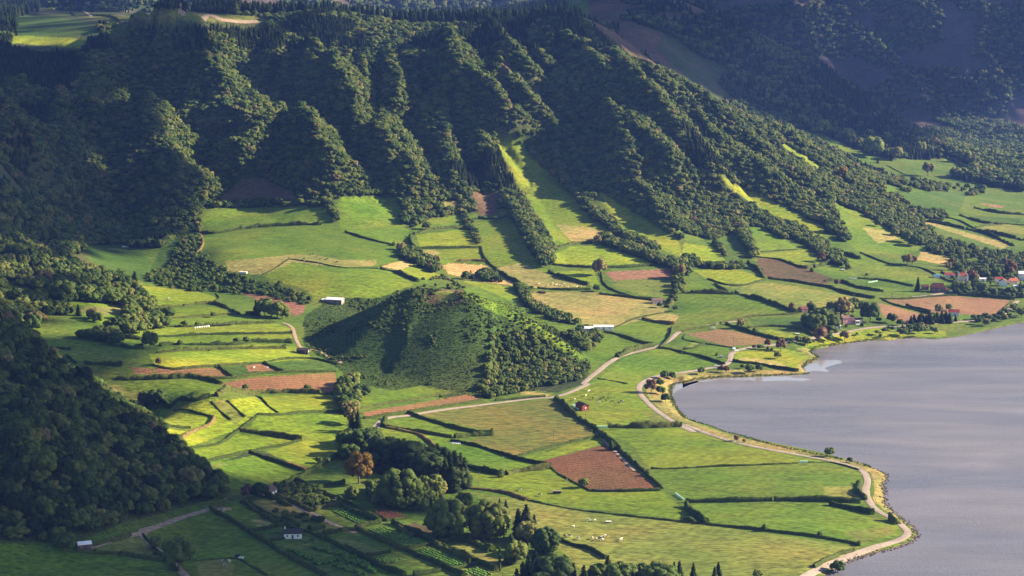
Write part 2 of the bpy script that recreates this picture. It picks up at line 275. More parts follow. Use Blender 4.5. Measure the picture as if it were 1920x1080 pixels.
 ('G', 'pasture', "F 0,580 290,580 620,680 260,730 0,740"), ('G', 'pasture', "F 870,330 1050,370 1530,520 1480,545 1200,500 950,420"), ('G', 'pasture', "F 840,50 1000,115 1220,240 1340,318 1280,350 1000,345 930,290 880,160"),
 ('T', '', "F 1010,200 1130,215 1220,260 1100,290"), ('S', '', "F 1340,330 1500,370 1520,420 1320,380"), ('G', '', "F 1000,520 1300,560 1360,575 1200,570"),
 ('P', 'ploughed_field', "F 1150,610 1300,590 1520,585 1850,610 1780,690 1600,690 1400,680"), ('P', 'ploughed_field', "F 1090,620 1400,700 1250,740 1130,700"), ('P', 'ploughed_field', "F 20,800 220,770 480,820 510,850 250,870"),
 ('D', '', "F 370,710 660,705 680,745 400,750"), ('L', '', "F 400,780 500,775 700,820 560,825"), ('U', '', "F 0,890 60,840 120,865 60,890"), ('G', '', "F 0,895 150,860 260,880 200,930 110,930"), ('G', '', "F 0,920 200,965 0,1000"),
 ('Y', '', "F 290,900 560,880 700,910 760,930 690,980 660,1000 290,960"), ('T', '', "F 330,930 520,950 620,990 290,955"), ('T', 'shore_bank', "F 640,880 700,880 770,940 690,970 690,1010 640,1010 660,960 720,935"), ('Y', '', "N 560,560 900,490 1300,440 1500,500 2000,480 2000,540 1560,570 1000,610 600,680 400,650"),
 ('D', '', "F 1200,0 1600,0 1560,110 1300,80"), ('G', '', "F 1480,140 1560,135 1690,180 1640,200"), ('D', '', "F 1600,130 1900,150 1900,175 1700,180"), ('U', '', "F 1650,205 1800,180 1920,200 1920,240"), ('T', '', "F 1310,160 1440,180 1850,300 1800,320"),
 ('G', '', "F 1620,215 1920,270 1920,300 1860,300"), ('L', '', "F 1290,130 1440,160 1480,190"), ('P', '', "F 1640,60 1820,80 1780,90"),
 ('G', '', "C 560,700 800,760 1110,890 1000,920 700,780"), ('Y', '', "C 560,800 780,930 770,960 560,820"), ('G', '', "C 1130,1030 1260,1070 1140,1080"), ('U', '', "C 820,960 1020,1075 900,1020"), ('L', '', "C 1270,850 1430,860 1620,960 1430,880"),
 ('O', '', "A 180,62 450,0 900,55 1500,95 1500,128 850,112 500,100"),
 ('D', 'pasture', "A 90,100 200,70 550,140 560,170 480,200 100,200"), ('Y', '', "A 70,200 130,200 500,215 450,270 280,262 60,240"), ('D', '', "A 500,200 740,130 650,190"), ('D', '', "A 240,40 450,15 850,90 400,75"), ('Y', '', "B 1040,90 1100,88 1220,105 1180,115"),  # plateau meadow: shade painted dark green, its lit lower edge painted bright
 ('G', '', "D 0,520 30,520 280,565 310,640 130,590 0,610"), ('L', '', "D 250,650 450,610 700,650 710,760 620,770 500,700"), ('T', '', "D 380,670 500,640 700,650 700,690 600,690"),
 ('P', '', "D 1340,565 1500,585 1720,640 1700,690 1600,700 1590,640 1450,610"), ('M', '', "A 1270,1080 1370,990 1500,1010 1650,1080 D 1680,40 1450,30 1200,55"), ('M', '', "B 720,1080 E 720,0 890,0 880,130 780,130"), ('T', '', "E 580,50 650,45 660,90 580,90"), ('M', '', "B 900,340 940,350 980,400 880,390 B 930,560 980,590 960,620"),
]
VEG = ["J 1330,470 1480,430 1820,600 1650,640", "K 280,570 500,530 960,710 730,770", "K 790,810 990,760 1440,940 1220,1000", "K 1310,1040 1530,985 1700,1060 1600,1100", "K 350,360 480,325 730,410 520,450", "K 360,900 480,860 740,900 560,950"]
for i, v in enumerate(VEG): FIELDS.append(('R' if i == 4 else 'V', '', v))
FIELDS += [('M', '', "K 680,510 850,480 1250,640 1090,680"), ('O', '', "K 1220,730 1400,700 1750,900 1740,980"), ('U', '', "K 1560,680 1850,650 1850,760 1640,740")]
RX0, RY0, RW, RH = -400, -80, 2740, 1500
idm = np.zeros((RH, RW), np.int16)
yy, xx = np.mgrid[0:RH, 0:RW]
def raster(P):
    P = P-np.array([RX0, RY0]); x0, y0 = np.floor(P.min(0)).astype(int); x1, y1 = np.ceil(P.max(0)).astype(int)+1
    x0 = max(x0, 0); y0 = max(y0, 0); x1 = min(x1, RW); y1 = min(y1, RH)
    return (slice(y0, y1), slice(x0, x1)), inside(xx[y0:y1, x0:x1]+.5, yy[y0:y1, x0:x1]+.5, P)
for i, (k, nm, s_) in enumerate(FIELDS):
    sl_, m_ = raster(px(s_)); idm[sl_][m_] = i+1
def fid(X, Y, Z):
    a, b = proj(X, Y, Z); a = a+1.2*(vn(X, Y, 4, 71)-.5)*2; b = b+.5*(vn(X, Y, 5, 72)-.5)*2
    ia = np.clip((a-RX0).astype(int), 0, RW-1); ib = np.clip((b-RY0).astype(int), 0, RH-1)
    return idm[ib, ia]

# ------------------------------------------------------------------ materials
def mat(name, build=None, col=(.5, .5, .5), rough=.8, spec=.3):
    m = bpy.data.materials.new(name); m.use_nodes = True; nt = m.node_tree; b = nt.nodes['Principled BSDF']
    b.inputs['Base Color'].default_value = (*col, 1); b.inputs['Roughness'].default_value = rough; b.inputs['Specular IOR Level'].default_value = spec
    if build: build(nt, b)
    return m
def nd(nt, t, **k):
    n = nt.nodes.new(t)
    for a, v in k.items():
        if a in n.inputs: n.inputs[a].default_value = v
        else: setattr(n, a, v)
    return n
def noise(nt, scale, detail=3, coord='Object', dist=0, vec=None):
    n = nd(nt, 'ShaderNodeTexNoise', Scale=scale, Detail=detail, Distortion=dist)
    if vec is None:
        tc = nt.nodes.new('ShaderNodeTexCoord'); vec = tc.outputs[coord]
    nt.links.new(vec, n.inputs['Vector']); return n.outputs['Fac']
def ramp(nt, fac, stops):
    r = nt.nodes.new('ShaderNodeValToRGB'); e = r.color_ramp.elements
    while len(e) < len(stops): e.new(.5)
    for i, (p, c) in enumerate(stops): e[i].position = p; e[i].color = (*c, 1)
    nt.links.new(fac, r.inputs[0]); return r.outputs[0]
def mul(nt, a, b, fac=1.0, mode='MULTIPLY'):
    m = nt.nodes.new('ShaderNodeMix'); m.data_type = 'RGBA'; m.blend_type = mode; m.inputs[0].default_value = fac
    for s_, v in ((6, a), (7, b)):
        if isinstance(v, tuple): m.inputs[s_].default_value = (*v, 1)
        else: nt.links.new(v, m.inputs[s_])
    return m.outputs[2]
def g3(v): return (v, v, v)
def bump(nt, b, h, strength, dist):
    n = nd(nt, 'ShaderNodeBump', Strength=strength, Distance=dist); nt.links.new(h, n.inputs['Height']); nt.links.new(n.outputs[0], b.inputs['Normal'])
def m_ground(nt, b):
    at = nd(nt, 'ShaderNodeAttribute', attribute_name='soil')
    tc = nt.nodes.new('ShaderNodeTexCoord'); mp = nt.nodes.new('ShaderNodeMapping'); mp.inputs['Rotation'].default_value = (0, 0, .35); mp.inputs['Scale'].default_value = (.35, 1, 1)
    nt.links.new(tc.outputs['Object'], mp.inputs[0]); st = mp.outputs[0]
    c = mul(nt, at.outputs['Color'], ramp(nt, noise(nt, .016, 4), [(.3, (.66, .80, .7)), (.48, (1, 1, 1)), (.58, (1.15, 1.0, 1.1)), (.72, (1.5, 1.1, 1.4))]))
    c = mul(nt, c, ramp(nt, noise(nt, .16, 5, vec=st, dist=.6), [(.3, g3(.72)), (.47, g3(.97)), (.7, g3(1.2))]))
    c = mul(nt, c, ramp(nt, noise(nt, .75, 3, vec=st), [(.32, g3(.5)), (.48, g3(1)), (.68, g3(1.4))]))
    for rot, sd_ in ((.5, .013), (2.2, .017)):      # faint mowing and cattle lines, in patches
        m2 = nt.nodes.new('ShaderNodeMapping'); m2.inputs['Rotation'].default_value = (0, 0, rot); nt.links.new(tc.outputs['Object'], m2.inputs[0])
        w = nd(nt, 'ShaderNodeTexWave', Scale=.045, Distortion=1.6, Detail=2); nt.links.new(m2.outputs[0], w.inputs[0])
        cl = mul(nt, c, ramp(nt, w.outputs['Fac'], [(0, (.91, .91, .88)), (.5, g3(1)), (1, (1.07, 1.05, 1.1))]))
        mx = nt.nodes.new('ShaderNodeMix'); mx.data_type = 'RGBA'; nt.links.new(ramp(nt, noise(nt, sd_, 2, vec=m2.outputs[0]), [(.46, g3(0)), (.54, g3(1))]), mx.inputs[0]); nt.links.new(c, mx.inputs[6]); nt.links.new(cl, mx.inputs[7]); c = mx.outputs[2]
    nt.links.new(c, b.inputs['Base Color']); bump(nt, b, noise(nt, .5, 4, vec=st), .9, .8)
M_GROUND = mat('ground', m_ground, rough=.95, spec=.1)
def m_plough(nt, b):
    at = nd(nt, 'ShaderNodeAttribute', attribute_name='soil')
    tc = nt.nodes.new('ShaderNodeTexCoord'); mp = nt.nodes.new('ShaderNodeMapping'); mp.inputs['Rotation'].default_value = (0, 0, -.5)
    nt.links.new(tc.outputs['Object'], mp.inputs[0])
    w = nd(nt, 'ShaderNodeTexWave', Scale=.06, Distortion=1.2, Detail=2); w.bands_direction = 'Y'; nt.links.new(mp.outputs[0], w.inputs[0])
    c = mul(nt, at.outputs['Color'], ramp(nt, w.outputs['Fac'], [(0, g3(.8)), (1, g3(1.1))]))
    c = mul(nt, c, ramp(nt, noise(nt, .03, 5), [(.3, (.78, .8, .8)), (.7, (1.2, 1.18, 1.1))]))
    c = mul(nt, c, ramp(nt, noise(nt, .6, 4), [(.3, g3(.6)), (.7, g3(1.4))]))
    c = mul(nt, c, ramp(nt, noise(nt, .012, 3), [(.4, (1, 1, 1)), (.7, (.85, 1.15, .8))]))
    nt.links.new(c, b.inputs['Base Color']); bump(nt, b, noise(nt, .8, 3), .8, .5)
M_PLOUGH = mat('ploughed_soil', m_plough, rough=.95, spec=.1)
def m_corn(nt, b):
    at = nd(nt, 'ShaderNodeAttribute', attribute_name='soil')
    tc = nt.nodes.new('ShaderNodeTexCoord'); mp = nt.nodes.new('ShaderNodeMapping'); mp.inputs['Rotation'].default_value = (0, 0, .2); mp.inputs['Scale'].default_value = (.25, 1, 1)
    nt.links.new(tc.outputs['Object'], mp.inputs[0])
    c = mul(nt, at.outputs['Color'], ramp(nt, noise(nt, .5, 5, vec=mp.outputs[0]), [(.35, (.5, .65, .5)), (.5, g3(1)), (.65, (1.5, 1.35, 1.2))]))
    c = mul(nt, c, ramp(nt, noise(nt, .02, 3), [(.3, (.75, .95, .8)), (.7, (1.2, 1.02, 1))]))
    nt.links.new(c, b.inputs['Base Color']); bump(nt, b, noise(nt, .6, 4, vec=mp.outputs[0]), 1, 1.5)
M_CORN = mat('corn', m_corn, rough=.9, spec=.1)
def leafy(stops, s1=2.0):
    def f(nt, b):
        oi = nt.nodes.new('ShaderNodeObjectInfo')
        c = ramp(nt, oi.outputs['Random'], stops)
        c = mul(nt, c, ramp(nt, noise(nt, s1, 2), [(.3, g3(.6)), (.7, g3(1.35))]))
        nt.links.new(c, b.inputs['Base Color'])
        tr = nt.nodes.new('ShaderNodeBsdfTranslucent'); mx = nt.nodes.new('ShaderNodeMixShader'); mx.inputs[0].default_value = .25
        hs = mul(nt, c, (1.3, 1.4, .7)); nt.links.new(hs, tr.inputs[0])
        out = nt.nodes['Material Output']; nt.links.new(b.outputs[0], mx.inputs[1]); nt.links.new(tr.outputs[0], mx.inputs[2]); nt.links.new(mx.outputs[0], out.inputs[0])
    return f
M_LEAF = mat('broad_leaves', leafy([(0, (.024, .050, .010)), (.3, (.045, .078, .014)), (.6, (.075, .108, .019)), (.9, (.115, .135, .028)), (.98, (.15, .14, .045)), (1, (.13, .09, .05))], 7), rough=.75, spec=.15)
M_CONI = mat('conifer_needles', leafy([(0, (.012, .026, .008)), (.5, (.019, .038, .010)), (.85, (.030, .052, .014)), (1, (.05, .062, .02))], 7), rough=.8, spec=.1)
M_SHRUB = mat('shrub_leaves', leafy([(0, (.032, .060, .012)), (.4, (.050, .085, .016)), (.75, (.070, .105, .02)), (1, (.10, .11, .03))], 4), rough=.8, spec=.1)
M_GRASSY = mat('tall_grass_leaves', leafy([(0, (.022, .048, .010)), (.5, (.04, .075, .012)), (1, (.075, .10, .02))], 4), rough=.8, spec=.1)
M_HEDGE = mat('hedge_leaves', leafy([(0, (.030, .052, .010)), (.6, (.048, .070, .014)), (1, (.075, .085, .022))], .5), rough=.8, spec=.1)
M_DRYHEDGE = mat('dry_hedge_leaves', leafy([(0, (.12, .085, .035)), (1, (.17, .13, .05))], .5), rough=.85, spec=.1)
M_PALE = mat('pale_leaves', leafy([(0, (.13, .17, .04)), (1, (.19, .21, .06))], 7), rough=.75, spec=.15)
M_TAN = mat('tan_leaves', leafy([(0, (.17, .14, .06)), (1, (.24, .19, .08))], 7), rough=.75, spec=.15)
M_ORANGE = mat('autumn_leaves', leafy([(0, (.17, .10, .02)), (1, (.21, .14, .03))], 7), rough=.75, spec=.15)
M_BROWN = mat('brown_leaves', leafy([(0, (.13, .075, .045)), (1, (.17, .10, .07))], 7), rough=.75, spec=.15)
M_BARK = mat('bark', lambda nt, b: nt.links.new(ramp(nt, noise(nt, 3, 4), [(.3, (.06, .045, .03)), (.7, (.16, .12, .09))]), b.inputs['Base Color']), rough=.9)
M_ROAD = mat('road_gravel', lambda nt, b: nt.links.new(mul(nt, ramp(nt, noise(nt, .5, 5), [(.3, (.21, .165, .145)), (.7, (.30, .245, .22))]), ramp(nt, noise(nt, .05, 3), [(.3, g3(.8)), (.7, g3(1.1))])), b.inputs['Base Color']), rough=.9)
M_DIRT = mat('dirt_track', lambda nt, b: nt.links.new(ramp(nt, noise(nt, .4, 5), [(.3, (.16, .11, .08)), (.7, (.33, .25, .19))]), b.inputs['Base Color']), rough=.95)
def m_water(nt, b):
    tc = nt.nodes.new('ShaderNodeTexCoord'); mp = nt.nodes.new('ShaderNodeMapping'); mp.inputs['Rotation'].default_value = (0, 0, R(18)); mp.inputs['Scale'].default_value = (.25, 1, 1)
    nt.links.new(tc.outputs['Object'], mp.inputs[0])
    st = noise(nt, .011, 6, vec=mp.outputs[0], dist=1.2); st2 = noise(nt, .05, 4, vec=mp.outputs[0], dist=.6)
    rr = ramp(nt, st, [(.35, g3(.2)), (.65, g3(.4))]); nt.links.new(rr, b.inputs['Roughness'])
    c = mul(nt, ramp(nt, st, [(.32, (.102, .097, .118)), (.5, (.130, .122, .146)), (.7, (.162, .152, .172))]), ramp(nt, st2, [(.3, g3(.88)), (.7, g3(1.1))]))
    nt.links.new(c, b.inputs['Base Color'])
    n1 = noise(nt, .22, 4, vec=mp.outputs[0]); n2 = noise(nt, .55, 4)
    a = nt.nodes.new('ShaderNodeMath'); a.operation = 'ADD'; nt.links.new(n1, a.inputs[0]); nt.links.new(n2, a.inputs[1])
    bump(nt, b, a.outputs[0], .4, .6); b.inputs['IOR'].default_value = 1.33; b.inputs['Specular IOR Level'].default_value = .5
M_WATER = mat('lake_water', m_water)
M_ROCK = mat('rock', lambda nt, b: nt.links.new(ramp(nt, noise(nt, 1.5, 4), [(.3, (.03, .025, .025)), (.7, (.10, .085, .08))]), b.inputs['Base Color']), rough=.9)

# ------------------------------------------------------------------ object helpers
def mesh(name, V, Fa, m, parent=None, smooth=False, kind=None):
    me = bpy.data.meshes.new(name); V = np.asarray(V, np.float32)
    if isinstance(Fa, np.ndarray):
        me.vertices.add(len(V)); me.vertices.foreach_set('co', V.ravel()); n, q = Fa.shape
        me.loops.add(n*q); me.loops.foreach_set('vertex_index', Fa.astype(np.int32).ravel())
        me.polygons.add(n); me.polygons.foreach_set('loop_start', np.arange(0, n*q, q, dtype=np.int32))
        me.update(calc_edges=True); me.validate()
    else:
        me.from_pydata([tuple(v) for v in V], [], Fa); me.update()
    me.materials.append(m)
    if smooth: me.polygons.foreach_set('use_smooth', np.ones(len(me.polygons), bool))
    o = bpy.data.objects.new(name, me); C.objects.link(o); o.parent = parent
    if kind: o['kind'] = kind
    return o
def empty(name, loc, rz=0, sc=1.0):
    o = bpy.data.objects.new(name, None); C.objects.link(o); o.location = loc; o.rotation_euler = (0, 0, rz)
    o.scale = (sc,)*3 if isinstance(sc, (int, float)) else sc
    o.empty_display_size = .5
    return o
def tag(o, label, cat, group=None, kind=None):
    if label: o['label'] = label
    if cat: o['category'] = cat
    if group: o['group'] = group
    if kind: o['kind'] = kind
    return o

# ------------------------------------------------------------------ ground sheet, finer near the camera
rowsD = [900.0]
while rowsD[-1] < 6600: rowsD.append(rowsD[-1]+1.25*(rowsD[-1]/1000)**1.6)
rowsD = np.array(rowsD); tu = np.linspace(-.315, .315, 1240)
TX = tu[None, :]*rowsD[:, None]; TY = np.repeat(rowsD[:, None], len(tu), 1)
TZ = ground(TX, TY); FI = fid(TX, TY, TZ)
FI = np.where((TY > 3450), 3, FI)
CONEM = {i+1 for i, f in enumerate(FIELDS) if 'E -210,700' in f[2]}
keys = ['G']+[f[0] for f in FIELDS]; pal = np.array([PAL[k] for k in keys]); pal[0] = (.066, .108, .014)
shade = .86+.28*hashf(np.arange(len(keys)), np.arange(len(keys))*3, 5); shade[[1, 2, 3, 4]] = 1
col = (pal*shade[:, None])[FI]
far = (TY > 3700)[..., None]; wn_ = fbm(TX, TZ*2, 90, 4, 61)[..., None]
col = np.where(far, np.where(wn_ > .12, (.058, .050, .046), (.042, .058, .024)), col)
# logged, reddish slopes with pale scars on the right-hand ridge
under = (ground(TX, TY) < .3)[..., None]; col = np.where(under, (.10, .08, .06), col)
gi = (np.arange(len(rowsD))[:, None]*len(tu)+np.arange(len(tu))[None, :])
quad = np.stack([gi[:-1, :-1], gi[:-1, 1:], gi[1:, 1:], gi[1:, :-1]], -1).reshape(-1, 4)
qid = FI[:-1, :-1].ravel(); qy = TY[:-1, :-1].ravel(); AV = np.stack([TX, TY, TZ], -1).reshape(-1, 3); AC = col.reshape(-1, 3)
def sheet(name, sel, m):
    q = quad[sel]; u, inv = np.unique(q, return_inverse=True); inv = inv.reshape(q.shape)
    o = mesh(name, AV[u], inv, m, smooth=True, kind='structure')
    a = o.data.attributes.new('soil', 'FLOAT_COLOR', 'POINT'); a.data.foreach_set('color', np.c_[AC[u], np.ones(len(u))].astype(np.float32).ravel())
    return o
done = np.zeros(len(quad), bool)
for i, (k, nm, s_) in enumerate(FIELDS):
    if nm:
        s2 = (qid == i+1) & (qy < 3450)
        if s2.sum() > 30: sheet(nm, s2, M_PLOUGH if nm == 'ploughed_field' else M_CORN if nm == 'corn_field' else M_GROUND); done |= s2
hill = ~done & (qy > 2050) & np.isin(qid, [1, 2, 3, 5])
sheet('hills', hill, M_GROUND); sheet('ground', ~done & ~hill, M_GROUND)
# far ground out to the horizon and under the viewer
e = 30000
mesh('far_ground', [(-e, -3000, -8), (e, -3000, -8), (e, e, -8), (-e, e, -8)], [(0, 1, 2, 3)], M_ROCK, kind='structure')
# lake: a sheet of water with a fine grid
mesh('lake', [(-200, 700, 0), (2600, 700, 0), (2600, 3400, 0), (-200, 3400, 0)], [(0, 1, 2, 3)], M_WATER, kind='structure')

M_CALM_GLINT = mat('calm_water_glint', lambda nt, b: bump(nt, b, noise(nt, .08, 2), .02, .2), (.22, .21, .225), .10, .5)  # smooth water, base colour paled to paint the sky's glint
def calm_glint(s):
    P = px(s); u_, d_ = ray(P[:, 0], P[:, 1]); D_ = (.02-CAMH)/d_; mesh('calm_water_glint', np.c_[u_*D_, D_, np.full(len(P), .02)], [tuple(range(len(P)))], M_CALM_GLINT, kind='structure')
calm_glint("M 1345,520 1400,470 1500,440 1560,455 1640,450 1720,448 1790,462 1785,485 1700,505 1620,530 1600,548 1650,575 1620,586 1540,575 1470,572 1400,590 1360,560")
calm_glint("M 0,712 150,672 300,645 600,636 900,615 1300,600 1440,606 1200,650 1380,655 1440,672 1350,685 1150,680 900,690 600,670 420,665 200,700 60,745 0,770")
calm_glint("O 1550,280 1545,210 1590,110 1680,75 1840,70 1860,100 1760,130 1690,160 1600,200")
def spline(P, step=4.0):
    P = np.asarray(P, float); out = [P[0]]
    n = len(P)
    for i in range(n-1):
        p0 = P[max(i-1, 0)]; p1 = P[i]; p2 = P[i+1]; p3 = P[min(i+2, n-1)]
        k = max(1, int(np.hypot(*(p2-p1)[:2])/step))
        for j in range(1, k+1):
            t = j/k; t2 = t*t; t3 = t2*t
            out.append(.5*((2*p1)+(-p0+p2)*t+(2*p0-5*p1+4*p2-p3)*t2+(-p0+3*p1-3*p2+p3)*t3))
    return np.array(out)
def ribbon(name, s, w, m, lift=.25, P=None):
    P = spline(PT(s)[:, :2] if P is None else P, 3.0); T = np.gradient(P, axis=0); T /= np.linalg.norm(T, axis=1)[:, None]+1e-9; N = np.c_[-T[:, 1], T[:, 0]]
    ww = w*(1+.12*(vn(P[:, 0], P[:, 1], 9, 3)-.5))
    ks = [-.5, -.25, 0, .25, .5]; V = []
    for k in ks:
        q = P+N*(k*ww)[:, None] if False else P+N*k*ww[:, None]
        V.append(np.c_[q, ground(q[:, 0], q[:, 1])+lift+(.05 if abs(k) < .3 else -.1)])
    n = len(P); V = np.concatenate(V); idx = np.arange(n-1); Fq = np.concatenate([np.stack([idx+a*n, idx+1+a*n, idx+1+(a+1)*n, idx+(a+1)*n], 1) for a in range(4)])[:, ::-1]
    return mesh(name, V, Fq, m, kind='structure', smooth=True)
ribbon('road', "H 185,262 205,230 240,200 300,185 360,180 600,142 900,105 1090,82 1180,76 1280,50 1390,0 E 1360,1080 1450,1005 1540,940 1620,910 1700,890 1790,865 1850,830 1890,795 1920,783 F 60,768 150,750 230,735 300,728", 4.2, M_ROAD)
LR = "I 660,1110 700,1078 870,1000 1050,930 1200,885 1255,855 1262,825 1200,770 1100,715 1050,660 1030,600 1040,545 1010,490 900,447 700,408 400,352 200,300 0,228 O 1800,660 1600,560 1400,430 1270,310 1205,230 1195,150 1240,100 1300,70 1400,30 M 0,590 200,560 360,530 480,505 535,450 545,390 600,350 700,322 800,305 1000,285 1200,245 1350,220 1500,200"
ribbon('road', LR, 4.4, M_ROAD)
ribbon('road', "N 525,560 700,525 880,495 1100,455 1300,435 1500,432 1700,410 Q 1100,1060 1250,1045 1380,1010 1560,960 1700,840 1760,780 1815,735", 4.4, M_ROAD)
ribbon('path', "G 1290,645 1190,700 1000,760 830,820 800,850 850,905 950,990 1050,1085", 4.0, M_DIRT)
ribbon('path', "G 815,835 700,860 560,905 440,935", 3.2, M_DIRT)
ribbon('path', "D 1590,735 1640,760 1665,830 1700,880 1780,890 1850,930 1920,965", 3.0, M_DIRT)
ribbon('path', "J 880,400 1020,470 1180,520 1260,580 1400,640 1610,720", 3.5, M_DIRT)
ribbon('path', "Q 100,670 250,660 400,640 560,615 740,580", 5.0, M_ROAD)
ribbon('path', "A 190,55 350,70 500,82 700,92", 6.0, M_DIRT, .5)
ribbon('path', "A 470,20 600,48 720,70", 8.0, M_DIRT, .5)
ribbon('path', "A 1020,88 1150,100 1250,112 1450,120", 9.0, M_DIRT, .5)
ribbon('path', "H 1440,270 1500,340 1560,400 1650,490", 2.5, M_DIRT)

# ------------------------------------------------------------------ plants: prototype meshes (unit height), leaf clumps round lumpy lobes
def ico(sub):
    bm = bmesh.new(); bmesh.ops.create_icosphere(bm, subdivisions=sub, radius=1); V = np.array([v.co[:] for v in bm.verts]); Fa = np.array([[v.index for v in f.verts] for f in bm.faces]); bm.free(); return V, Fa
ICO1, ICO2 = ico(1), ico(2)
class Clump:
    def __init__(s, seed): s.V = []; s.F = []; s.n = 0; s.r = np.random.default_rng(seed)
    def add(s, V, Fa):
        s.V.append(np.asarray(V)); s.F.append(np.asarray(Fa)+s.n); s.n += len(V)
    def lobe(s, c, rad, jit=.22, ic=None):
        V, Fa = ic or ICO2; k = 1+jit*(s.r.random(len(V))*2-1); s.add(V*k[:, None]*np.asarray(rad)+np.asarray(c), Fa)
    def leaves(s, P, N, size, tilt=.7):
        """small triangles pairs (as two tris) at points P facing roughly N"""
        n = len(P); N = N+tilt*(s.r.random((n, 3))*2-1); N /= np.linalg.norm(N, axis=1)[:, None]+1e-9
        A = np.cross(N, s.r.random((n, 3))-.5); A /= np.linalg.norm(A, axis=1)[:, None]+1e-9; B = np.cross(N, A)
        z = size*(.6+.8*s.r.random(n))[:, None]
        V = np.stack([P-A*z-B*z*.6, P+A*z-B*z*.7, P+A*z*.3+B*z, P-A*z*.9+B*z*.5], 1).reshape(-1, 3)
        i = np.arange(n)*4; s.add(V, np.concatenate([np.stack([i, i+1, i+2], 1), np.stack([i, i+2, i+3], 1)]))
    def build(s, name, m, parent=None):
        return mesh(name, np.concatenate(s.V), np.concatenate(s.F), m, parent)
def crown_broad(seed, w=.5, base=.22, lobes=20, nl=620, open_=0.0, droop=0.0, elow=-.6, rs=(.15, .14)):
    k = Clump(seed); r = k.r; cz_ = (1+base)/2; hz = (1-base)/2
    for i in range(lobes):
        a = i*2.4+r.random(); e = elow+(.9-elow)*((i+.5)/lobes); rr = math.sqrt(max(0, 1-min(e, .98)**2))
        R_ = rs[0]+rs[1]*r.random(); c = np.array([math.cos(a)*rr*w*.72*(.8+.35*r.random()), math.sin(a)*rr*w*.72, cz_+e*hz*.72])
        rad = np.array([R_*w*1.7, R_*w*1.7, R_*hz*1.8])*(1-open_*.35)
        k.lobe(c, rad, .28)
        n = nl//lobes; d = r.normal(size=(n, 3)); d /= np.linalg.norm(d, axis=1)[:, None]; d[:, 2] = np.where(d[:, 2] < -.4, -d[:, 2], d[:, 2])
        P = c+d*rad*(1.0+.22*r.random((n, 1))); P[:, 2] -= droop*r.random(n)*.15; k.leaves(P, d, .030+.012*open_)
    if not open_: k.lobe((0, 0, cz_), (w*.6, w*.6, hz*.7), .15)
    return k
def crown_coni(seed, w=.2, base=.1, tiers=13, ragged=.35):
    k = Clump(seed); r = k.r
    for t in range(tiers):
        f = t/tiers; z = base+(1-base)*f; rr = w*(1-f)**.8*(.85+.3*r.random())+.012; n = 9; a0 = r.random()*6
        rim = []; 
        for i in range(n):
            a = a0+i*6.283/n+r.random()*.3; q = rr*(1+ragged*(r.random()*2-1)); rim.append((math.cos(a)*q, math.sin(a)*q, z-.03-.03*r.random()))
        top = (r.normal()*.006, r.normal()*.006, min(1.02, z+.17*(1-base)))
        V = [top]+rim+[(0, 0, z-.01)]; k.add(V, [(0, i+1, (i+1) % n+1) for i in range(n)]+[(n+1, (i+1) % n+1, i+1) for i in range(n)])
        d = r.normal(size=(12, 3)); d[:, 2] = np.abs(d[:, 2])*.5; d /= np.linalg.norm(d, axis=1)[:, None]; k.leaves(np.c_[d[:, :2]*rr*.95, z+.03+0*d[:, 2]], d, .022)
    return k
def shrub(seed, w=.7, nl=200):
    k = Clump(seed); r = k.r
    for i in range(5):
        a = r.random()*6.3; q = w*.4*r.random()**.5; R_ = .3+.2*r.random(); c = np.array([math.cos(a)*q, math.sin(a)*q, R_*.9]); k.lobe(c, np.array([R_*w, R_*w, R_*1.1]), .3, ICO1)
        d = r.normal(size=(nl//5, 3)); d /= np.linalg.norm(d, axis=1)[:, None]; d[:, 2] = np.abs(d[:, 2]); k.leaves(c+d*np.array([R_*w, R_*w, R_*1.1])*1.1, d, .05)
    return k
def tube(path, rad, n=6):
    path = np.asarray(path, float); V = []; Fa = []
    for i, p in enumerate(path):
        t = path[min(i+1, len(path)-1)]-path[max(i-1, 0)]; t /= np.linalg.norm(t)+1e-9; a = np.cross(t, (.3, .9, .1)); a /= np.linalg.norm(a); b = np.cross(t, a)
        for j in range(n): V.append(p+rad[i]*(a*math.cos(j*6.2832/n)+b*math.sin(j*6.2832/n)))
    for i in range(len(path)-1):
        for j in range(n): q = i*n+j; w_ = i*n+(j+1) % n; Fa += [(q, w_, w_+n), (q, w_+n, q+n)]
    return np.array(V), np.array(Fa)
def trunk_mesh(seed, top=.62, r0=.03, limbs=4, spread=.26, low=.3):
    k = Clump(seed); r = k.r
    k.add(*tube([(0, 0, -.06), (.004, 0, .02), (.008, .004, top*.5), (.0, .01, top)], [r0*1.5, r0, r0*.75, r0*.3]))
    for i in range(limbs):
        a = i*6.28/limbs+r.random(); z0 = low+(top-low)*.5*r.random(); e = spread*(.7+.5*r.random())
        k.add(*tube([(0, 0, z0), (math.cos(a)*e*.5, math.sin(a)*e*.5, z0+.14), (math.cos(a)*e, math.sin(a)*e, z0+.34)], [r0*.6, r0*.4, r0*.1], 5))
    return k
PROTO = {}
